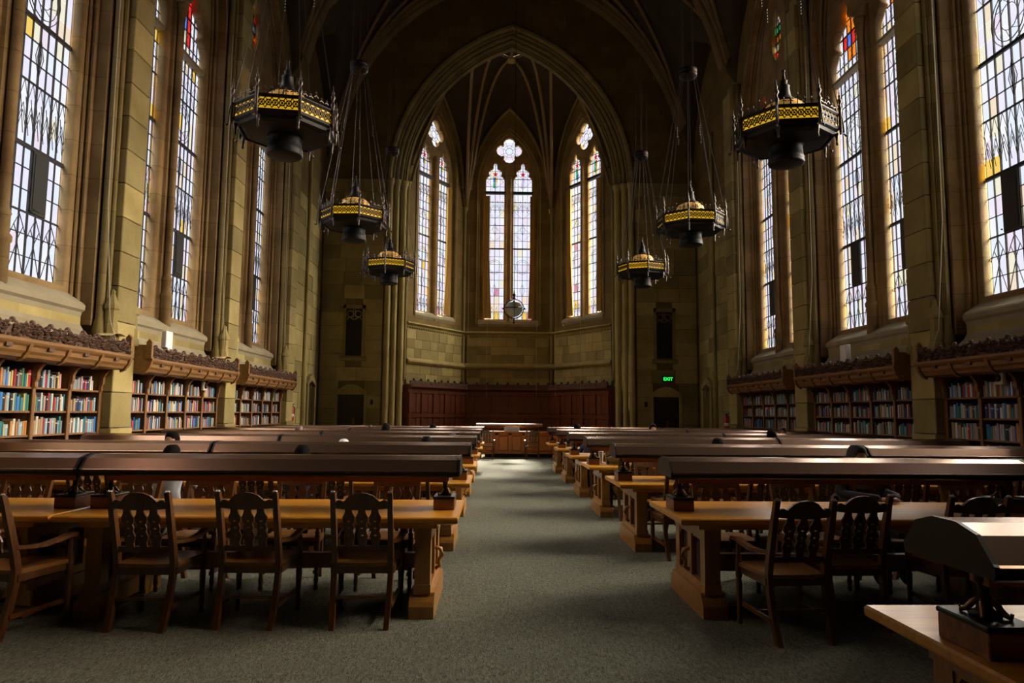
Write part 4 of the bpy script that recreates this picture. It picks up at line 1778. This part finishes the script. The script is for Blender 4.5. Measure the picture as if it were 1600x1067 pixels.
# ------------------------------------------------------------------ hanging globe
gl = empty('hanging_globe', (.14, 28.3, 5.72))
tag(gl, 'pale world globe in metal rings hanging before the central apse window', 'globe')
m, nt, b_ = new_mat('globe_map')
tcn = N(nt, 'ShaderNodeTexCoord')
nn = N(nt, 'ShaderNodeTexNoise', Scale=2.4, Detail=4.0)
nt.links.new(tcn.outputs['Object'], nn.inputs['Vector'])
rp = N(nt, 'ShaderNodeValToRGB')
rp.color_ramp.interpolation = 'CONSTANT'
rp.color_ramp.elements[0].color = (.45, .62, .66, 1)
rp.color_ramp.elements[1].position = .52
rp.color_ramp.elements[1].color = (.72, .62, .38, 1)
nt.links.new(nn.outputs['Fac'], rp.inputs['Fac'])
nt.links.new(rp.outputs['Color'], b_.inputs['Base Color'])
b_.inputs['Roughness'].default_value = .4
b_.inputs['Transmission Weight'].default_value = .0
b_.inputs['Subsurface Weight'].default_value = .3
MB().ball((0, 0, 0), .33, 24, 14).build('sphere', m, gl)
b = MB()
for ax in range(2):
    pts = []
    for i in range(33):
        t = 2 * pi * i / 32
        pts.append((.42 * cos(t), .42 * sin(t), .0) if ax == 0 else (.39 * cos(t), .0, .39 * sin(t)))
    b.tube(pts, .022, 5)
pts = [(0, .37 * cos(2 * pi * i / 32), .37 * sin(2 * pi * i / 32)) for i in range(33)]
b.tube(pts, .012, 5)
for k in range(8):
    t = k * pi / 4
    b.blob((.44 * cos(t), .44 * sin(t), 0), (.03, .03, .05))
b.build('armillary_rings', M['iron'], gl)
b = MB()
b.lathe([(.01, -.62), (.05, -.56), (.02, -.5), (.04, -.44), (.02, -.36)], 0, 0, 8)
b.lathe([(.02, .36), (.06, .42), (.03, .5), (.07, .56), (.03, .62), (.01, .8)], 0, 0, 8)
b.build('finial', M['iron'], gl)
MB().tube([(0, 0, .7), (0, 0, 13)], .012, 5).build('suspension_rod', M['iron'], gl)

# ------------------------------------------------------------------ wall and shelf fittings
ex = empty('exit_sign', (6.45, 28.9, 2.98))
tag(ex, 'lit green exit sign above the right-hand back door', 'sign')
MB().box(-.22, .22, -.05, .05, -.13, .13).build('sign_case', M['black'], ex)
fc = bpy.data.curves.new('exit_text', 'FONT')
fc.body = 'EXIT'
fc.size = .19
fc.extrude = .004
fc.align_x = 'CENTER'
fc.align_y = 'CENTER'
fc.offset = .006
to = bpy.data.objects.new('t', fc)
col.objects.link(to)
tm = bpy.data.meshes.new_from_object(to.evaluated_get(bpy.context.evaluated_depsgraph_get()))
bpy.data.objects.remove(to)
tm.transform(Matrix.Translation((0, -.056, 0)) @ Matrix.Rotation(pi / 2, 4, 'X'))
tm.materials.clear()
tm.materials.append(M['green'])
obj('lettering', tm, ex)

fe = empty('fire_extinguisher', (-7.45, 24.35, 1.25))
tag(fe, 'red fire extinguisher hung on the wall past the left bookcases', 'extinguisher')
MB().lathe([(.05, -.02), (.085, 0), (.085, .38), (.07, .44), (.03, .48)], 0, 0, 12).build('cylinder', M['red'], fe)
b = MB().lathe([(.03, .47), (.03, .54)], 0, 0, 8)
b.tube([(.02, 0, .52), (.1, -.02, .56)], .012, 5)
b.tube([(.03, 0, .5), (.11, -.02, .42), (.11, -.03, .2)], .012, 5)
b.build('valve', M['iron'], fe)
MB().lathe([(.088, .12), (.088, .22)], 0, 0, 12).build('white_label', M['paper'], fe)
fe2 = copy_tree(fe)
fe2.location = (7.42, 24.6, 1.05)
tag(fe2, 'red fire extinguisher hung on the wall past the right bookcases', 'extinguisher')

for sx, y, z in ((-1, 13.95, 2.78), (1, 15.2, 2.78)):
    b = MB().bbox(-.05, .05, -.14, .14, -.04, .30, .01)
    o = empty('white_access_point', (sx * 6.98, y, z))
    tag(o, 'upright white plastic box on the carved crest of the middle %s bookcase' % BKN[sx], 'device')
    b.build('casing', M['white'], o)
    MB().box(-.03, .03, -.05, .05, -.09, -.04).build('foot', M['white'], o)
for sx, y, z in ((-1, 16.75, 2.12), (1, 11.02, 2.16)):
    o = empty('wall_speaker', (sx * 7.38, y, z), pi / 2 if sx < 0 else -pi / 2)
    tag(o, 'small cream round-faced alarm box under the %s cornice' % BKN[sx], 'alarm')
    MB().bbox(-.09, .09, -.06, .0, -.1, .1, .012).build('casing', plain('cream_casing', (.62, .58, .45), .5), o)
    b = MB()
    b.lathe([(.055, 0), (.06, .02), (.02, .03)], 0, 0, 14)
    me = b.mesh('round_face', M['hoodlip'])
    me.transform(Matrix.Translation((0, -.06, 0)) @ Matrix.Rotation(pi / 2, 4, 'X'))
    obj('round_face', me, o)
for sx in (-1, 1):
    o = empty('wall_plate', (sx * 5.55, 28.93, 1.95))
    tag(o, 'small dark metal plate on the back wall beside the %s door' % BKN[sx], 'plate')
    MB().bbox(-.05, .05, -.03, .02, -.1, .1, .01).build('plate_face', M['hoodlip'], o)
# gold fan-shaped papers left on the pier ledges
for i, (sx, y, lab) in enumerate(((-1, 12.35, 'pale curved card lying on top of the left crest near the first pier'), (-1, 17.4, 'pale curved card lying on top of the left crest near the second pier'))):
    b = MB()
    b.loft([[(-.02, -.25, .0), (.0, -.12, .05), (0, .05, .055), (0, .2, .03)], [(.30, -.25, .0), (.30, -.12, .05), (.3, .05, .055), (.3, .2, .03)]], False)
    o = b.build('curved_card', plain('tan_card', (.65, .50, .26), .7))
    o.location = (sx * 7.35, y, 2.80)
    tag(o, lab, 'card', 'cards on the left crest')

# thin cords hanging by the windows and in the apse
def cord(pts, lab, mat='wire', r=.008):
    o = MB().tube(pts, r, 4).build('window_cord', M[mat])
    tag(o, lab, 'cord', 'hanging window cords')


def sag(p, q, s, k=8):
    return [tuple(Vector(p).lerp(Vector(q), i / k) + Vector((0, 0, -s * sin(pi * i / k)))) for i in range(k + 1)]


for sx in (-1, 1):
    for bi in (1, 2, 3):
        y = BAYS[bi]
        w_ = 'nearest' if bi == 1 else 'middle' if bi == 2 else 'farthest'
        cord([(sx * 7.30, y + 1.86, 11), (sx * 7.28, y + 1.88, 5.0), (sx * 7.2, y + 2.02, 3.1), (sx * 7.1, y + 2.05, 2.75)], 'thin pale cord down the far jamb of the %s %s window' % (w_, BKN[sx]))
for x, n_ in ((-3.0, 'far left'), (-1.75, 'centre left'), (-.95, 'left of the globe'), (1.15, 'right of the globe'), (1.95, 'centre right'), (3.0, 'far right')):
    cord([(x, 29.9, 9.0), (x * 1.0, 30.0, 2.2)], 'fine vertical cord in the apse, %s' % n_, r=.009)

# ------------------------------------------------------------------ people
def skin_obj(name, chain, edges, mat, parent, lvl=1):
    me = bpy.data.meshes.new(name)
    me.from_pydata([c[:3] for c in chain], edges, [])
    o = bpy.data.objects.new(name, me)
    col.objects.link(o)
    sk = o.modifiers.new('s', 'SKIN')
    for i, c in enumerate(chain):
        v = me.skin_vertices[0].data[i]
        v.radius = (c[3], c[4] if len(c) > 4 else c[3])
        v.use_root = i == 0
    su = o.modifiers.new('u', 'SUBSURF')
    su.levels = su.render_levels = lvl
    m2 = bpy.data.meshes.new_from_object(o.evaluated_get(bpy.context.evaluated_depsgraph_get()))
    bpy.data.objects.remove(o)
    m2.materials.clear()
    m2.materials.append(mat)
    for p in m2.polygons:
        p.use_smooth = True
    m2.name = name
    return m2


# seated figure facing -Y, hip at the origin of x,y; seat height .45
CH = [(0, .02, .55, .15, .12), (0, .05, .75, .14, .10), (0, .02, .95, .17, .10), (0, -.01, 1.03, .08, .07),
      (-.17, 0, .98, .07), (-.24, -.10, .80, .05), (-.17, -.36, .80, .042), (-.06, -.44, .80, .032),
      (.17, 0, .98, .07), (.24, -.10, .80, .05), (.17, -.36, .80, .042), (.06, -.42, .80, .032),
      (-.10, -.05, .52, .09), (-.13, -.42, .50, .07), (-.13, -.44, .10, .045), (-.13, -.52, .05, .04),
      (.10, -.05, .52, .09), (.13, -.42, .50, .07), (.13, -.44, .10, .045), (.13, -.52, .05, .04)]
CE = [(0, 1), (1, 2), (2, 3), (2, 4), (4, 5), (5, 6), (6, 7), (2, 8), (8, 9), (9, 10), (10, 11), (0, 12), (12, 13), (13, 14), (14, 15), (0, 16), (16, 17), (17, 18), (18, 19)]
body_cache = {}


def head_mesh(hairmat):
    b = MB()
    b.smooth = True
    # skull, neck and face
    prof = [(.045, -.12), (.05, -.06), (.055, -.02), (.06, .0), (.07, .03), (.076, .07), (.078, .11), (.072, .155), (.055, .19), (.03, .212), (.004, .22)]
    rings = []
    for r, z in prof:
        k = 14
        ring_ = []
        for i in range(k):
            a = 2 * pi * i / k
            fy = 1.22 if z > 0 else 1.0
            y = -r * fy * cos(a)
            if .02 < z < .12 and cos(a) > .95:
                y -= .022 if z < .1 else .008
            ring_.append((r * sin(a), y - (.012 if z > 0 else -.01), z))
        rings.append(ring_)
    b.loft(rings, True, True)
    for s in (-1, 1):
        b.ball((s * .03, -.088, .105), .010, 6, 4)
        b.blob((s * .078, .0, .09), (.012, .022, .034))
    b.blob((0, -.098, .045), (.024, .01, .006))
    return b


def hair_mesh(hairmat, long=False):
    b = MB()
    b.smooth = True
    rings = []
    for t in range(9):
        z = .23 - .23 * (t / 8) ** 1.3 + .008
        r = .088 * sqrt(max(.02, 1 - ((z - .12) / .125) ** 2)) if z > .12 else .088
        ring_ = []
        for i in range(16):
            a = 2 * pi * i / 16
            front = max(0, cos(a))
            zz = z + front * .10 * (t / 8) * 1.1
            rr = r * (1 + .04 * sin(5 * a + t))
            ring_.append((rr * sin(a), -rr * 1.2 * cos(a) * (.96 if front > .5 else 1) + .004, min(zz, .235)))
        rings.append(ring_)
    b.loft(rings, True, False)
    b.face([len(b.v) - 9 * 16 + i for i in range(16)][::-1])
    if long:
        b.lathe([(.085, -.1), (.09, 0), (.08, .1)], 0, .03, 12, 0)
    return b.mesh('hair', hairmat)


HEAD = head_mesh(None).mesh('head', M['skin'])


def hand_mesh():
    b = MB()
    b.smooth = True
    b.loft([[(-.02, 0, -.012), (.02, 0, -.012), (.02, 0, .014), (-.02, 0, .014)], [(-.04, -.05, -.012), (.036, -.05, -.012), (.036, -.05, .014), (-.04, -.05, .014)], [(-.042, -.09, -.01), (.038, -.09, -.01), (.038, -.09, .012), (-.042, -.09, .012)]], True, True)
    for i, (x, l) in enumerate(((-.033, .062), (-.012, .075), (.010, .07), (.030, .055))):
        b.tube([(x, -.085, .004), (x * 1.05, -.085 - l * .4, .014), (x * 1.08, -.085 - l * .75, .006), (x * 1.05, -.085 - l, -.008)], [.010, .010, .009, .006], 6)
    b.tube([(-.03, -.02, 0), (-.058, -.05, 0), (-.062, -.085, -.004)], [.012, .011, .007], 6)
    return b.mesh('hand', M['skin'])


HAND = hand_mesh()


def person(x, y, face, top, shirt, hair, lab, long=False, yaw=0, full=True):
    """face: -1 looks to the camera, +1 looks away; top = height of the crown"""
    o = empty('person', (x, y, 0), (0 if face < 0 else pi) + R(yaw))
    tag(o, lab, 'person')
    key = tuple(shirt)
    if key not in body_cache:
        body_cache[key] = skin_obj('clothed_body', CH, CE, plain('clothing_%d' % len(body_cache), shirt, .8), o)
    dz = top - 1.27
    b = obj('clothed_body', body_cache[key], o, (0, 0, 0), 0, (1, 1, 1 + dz / 1.15 if dz < 0 else 1 + dz / 1.1))
    h = obj('head', HEAD, o, (0, -.02, top - .238))
    hr = obj('hair', hair_mesh(M[hair], long), o, (0, -.02, top - .238))
    for s in (-1, 1):
        obj('hand', HAND, o, (s * .055, -.44, .79 * (1 + dz / 1.15)), R(-s * 40))
    return o


person(2.96, 7.02, -1, 1.27, (.012, .012, .02), 'hairgrey', 'person in black with greying hair, forearm on the front right table', yaw=8)
person(-4.05, 7.78, 1, 1.19, (.55, .56, .60), 'hair', 'person in a white-grey top, dark head above the front left lamp, farther from the aisle', yaw=0)
person(-2.66, 7.78, 1, 1.20, (.03, .03, .05), 'hair', 'dark-clad person whose black hair rises above the middle of the front left lamp')
person(-4.85, 9.62, -1, 1.285, (.04, .04, .05), 'hair', 'dark-haired person facing forward behind the second left lamp, nearest the left wall')
person(-2.78, 10.45, 1, 1.165, (.3, .3, .32), 'hairwhite', 'person with a white cap just above the second left lamp')
person(-1.58, 10.45, 1, 1.21, (.05, .05, .06), 'hair', 'dark-haired person low behind the second left lamp close to the aisle')
person(-2.95, 15.6, 1, 1.32, (.05, .04, .04), 'hair', 'dark-haired person sitting tall in the fifth left row')
person(-2.15, 18.1, 1, 1.28, (.04, .05, .07), 'hair', 'dark-haired person in the sixth left row near the aisle')
person(-4.8, 15.55, 1, 1.25, (.06, .05, .05), 'hairbrown', 'brown-haired person in the fifth left row nearer the wall')
person(-1.35, 12.98, 1, 1.18, (.3, .3, .3), 'hairgrey', 'person with short greying hair in the fourth left row by the aisle')
person(2.68, 10.45, 1, 1.215, (.04, .04, .05), 'hair', 'dark-haired person low behind the second right lamp')
person(4.45, 12.95, 1, 1.285, (.05, .05, .06), 'hair', 'dark-haired person in the third right gap, far from the aisle')
person(5.7, 15.6, -1, 1.30, (.10, .05, .03), 'hairbrown', 'brown-haired person facing forward in the fifth right row near the wall')
person(1.5, 18.1, 1, 1.30, (.02, .02, .03), 'hair', 'black-haired person in the sixth right row near the aisle')
person(3.3, 17.6, -1, 1.32, (.30, .03, .03), 'hair', 'person in red clothing facing forward in the fifth right row', long=True)
person(1.5, 15.5, 1, 1.14, (.02, .04, .14), 'hair', 'person in a blue top bent low at the aisle end of the fifth right row')

# ------------------------------------------------------------------ things on the right-hand tables
cp = empty('tall_paper_cup', (1.13, 11.62, .76))
tag(cp, 'tall white paper cup on the third right table', 'cup')
MB().lathe([(.028, 0), (.03, .005), (.042, .17), (.04, .17)], 0, 0, 14).build('cup_body', plain('warm_white_card', (.75, .62, .48), .6), cp)
MB().lathe([(.045, .17), (.045, .18), (.04, .19), (.02, .19)], 0, 0, 14).build('lid', M['white'], cp)
cf = empty('iced_coffee', (1.22, 11.46, .76))
tag(cf, 'clear plastic cup of milky coffee beside the tall paper cup', 'drink')
MB().lathe([(.028, 0), (.04, .10), (.04, .10)], 0, 0, 14).build('coffee', plain('milky_coffee', (.45, .25, .12), .3), cf)
MB().lathe([(.029, 0), (.042, .12), (.044, .13), (.04, .13)], 0, 0, 14, caps=False).build('cup_wall', glass('cup_plastic', (.9, .9, .9), .15), cf)
b = MB()
b.smooth = True
rings = []
for i in range(8):
    t = i / 7
    rings.append([(.17 * sin(pi * (.15 + .8 * t)) * cos(a * pi / 6) * (1 + .12 * sin(a * 2.3 + i)), .11 * sin(pi * (.15 + .8 * t)) * sin(a * pi / 6) * (1 + .1 * cos(a * 3.1 + i)), t * .14 + .01 * sin(a * 1.7)) for a in range(12)])
b.loft(rings, True, True)
bgm = empty('white_bag', (1.36, 11.46, .77))
tag(bgm, 'crumpled white plastic bag on the third right table', 'bag')
b.build('bag_body', M['white'], bgm)
MB().tube([(-.05, 0, .12), (-.09, .02, .19), (-.02, .03, .17), (.03, 0, .12)], .012, 5).build('handle', M['white'], bgm)
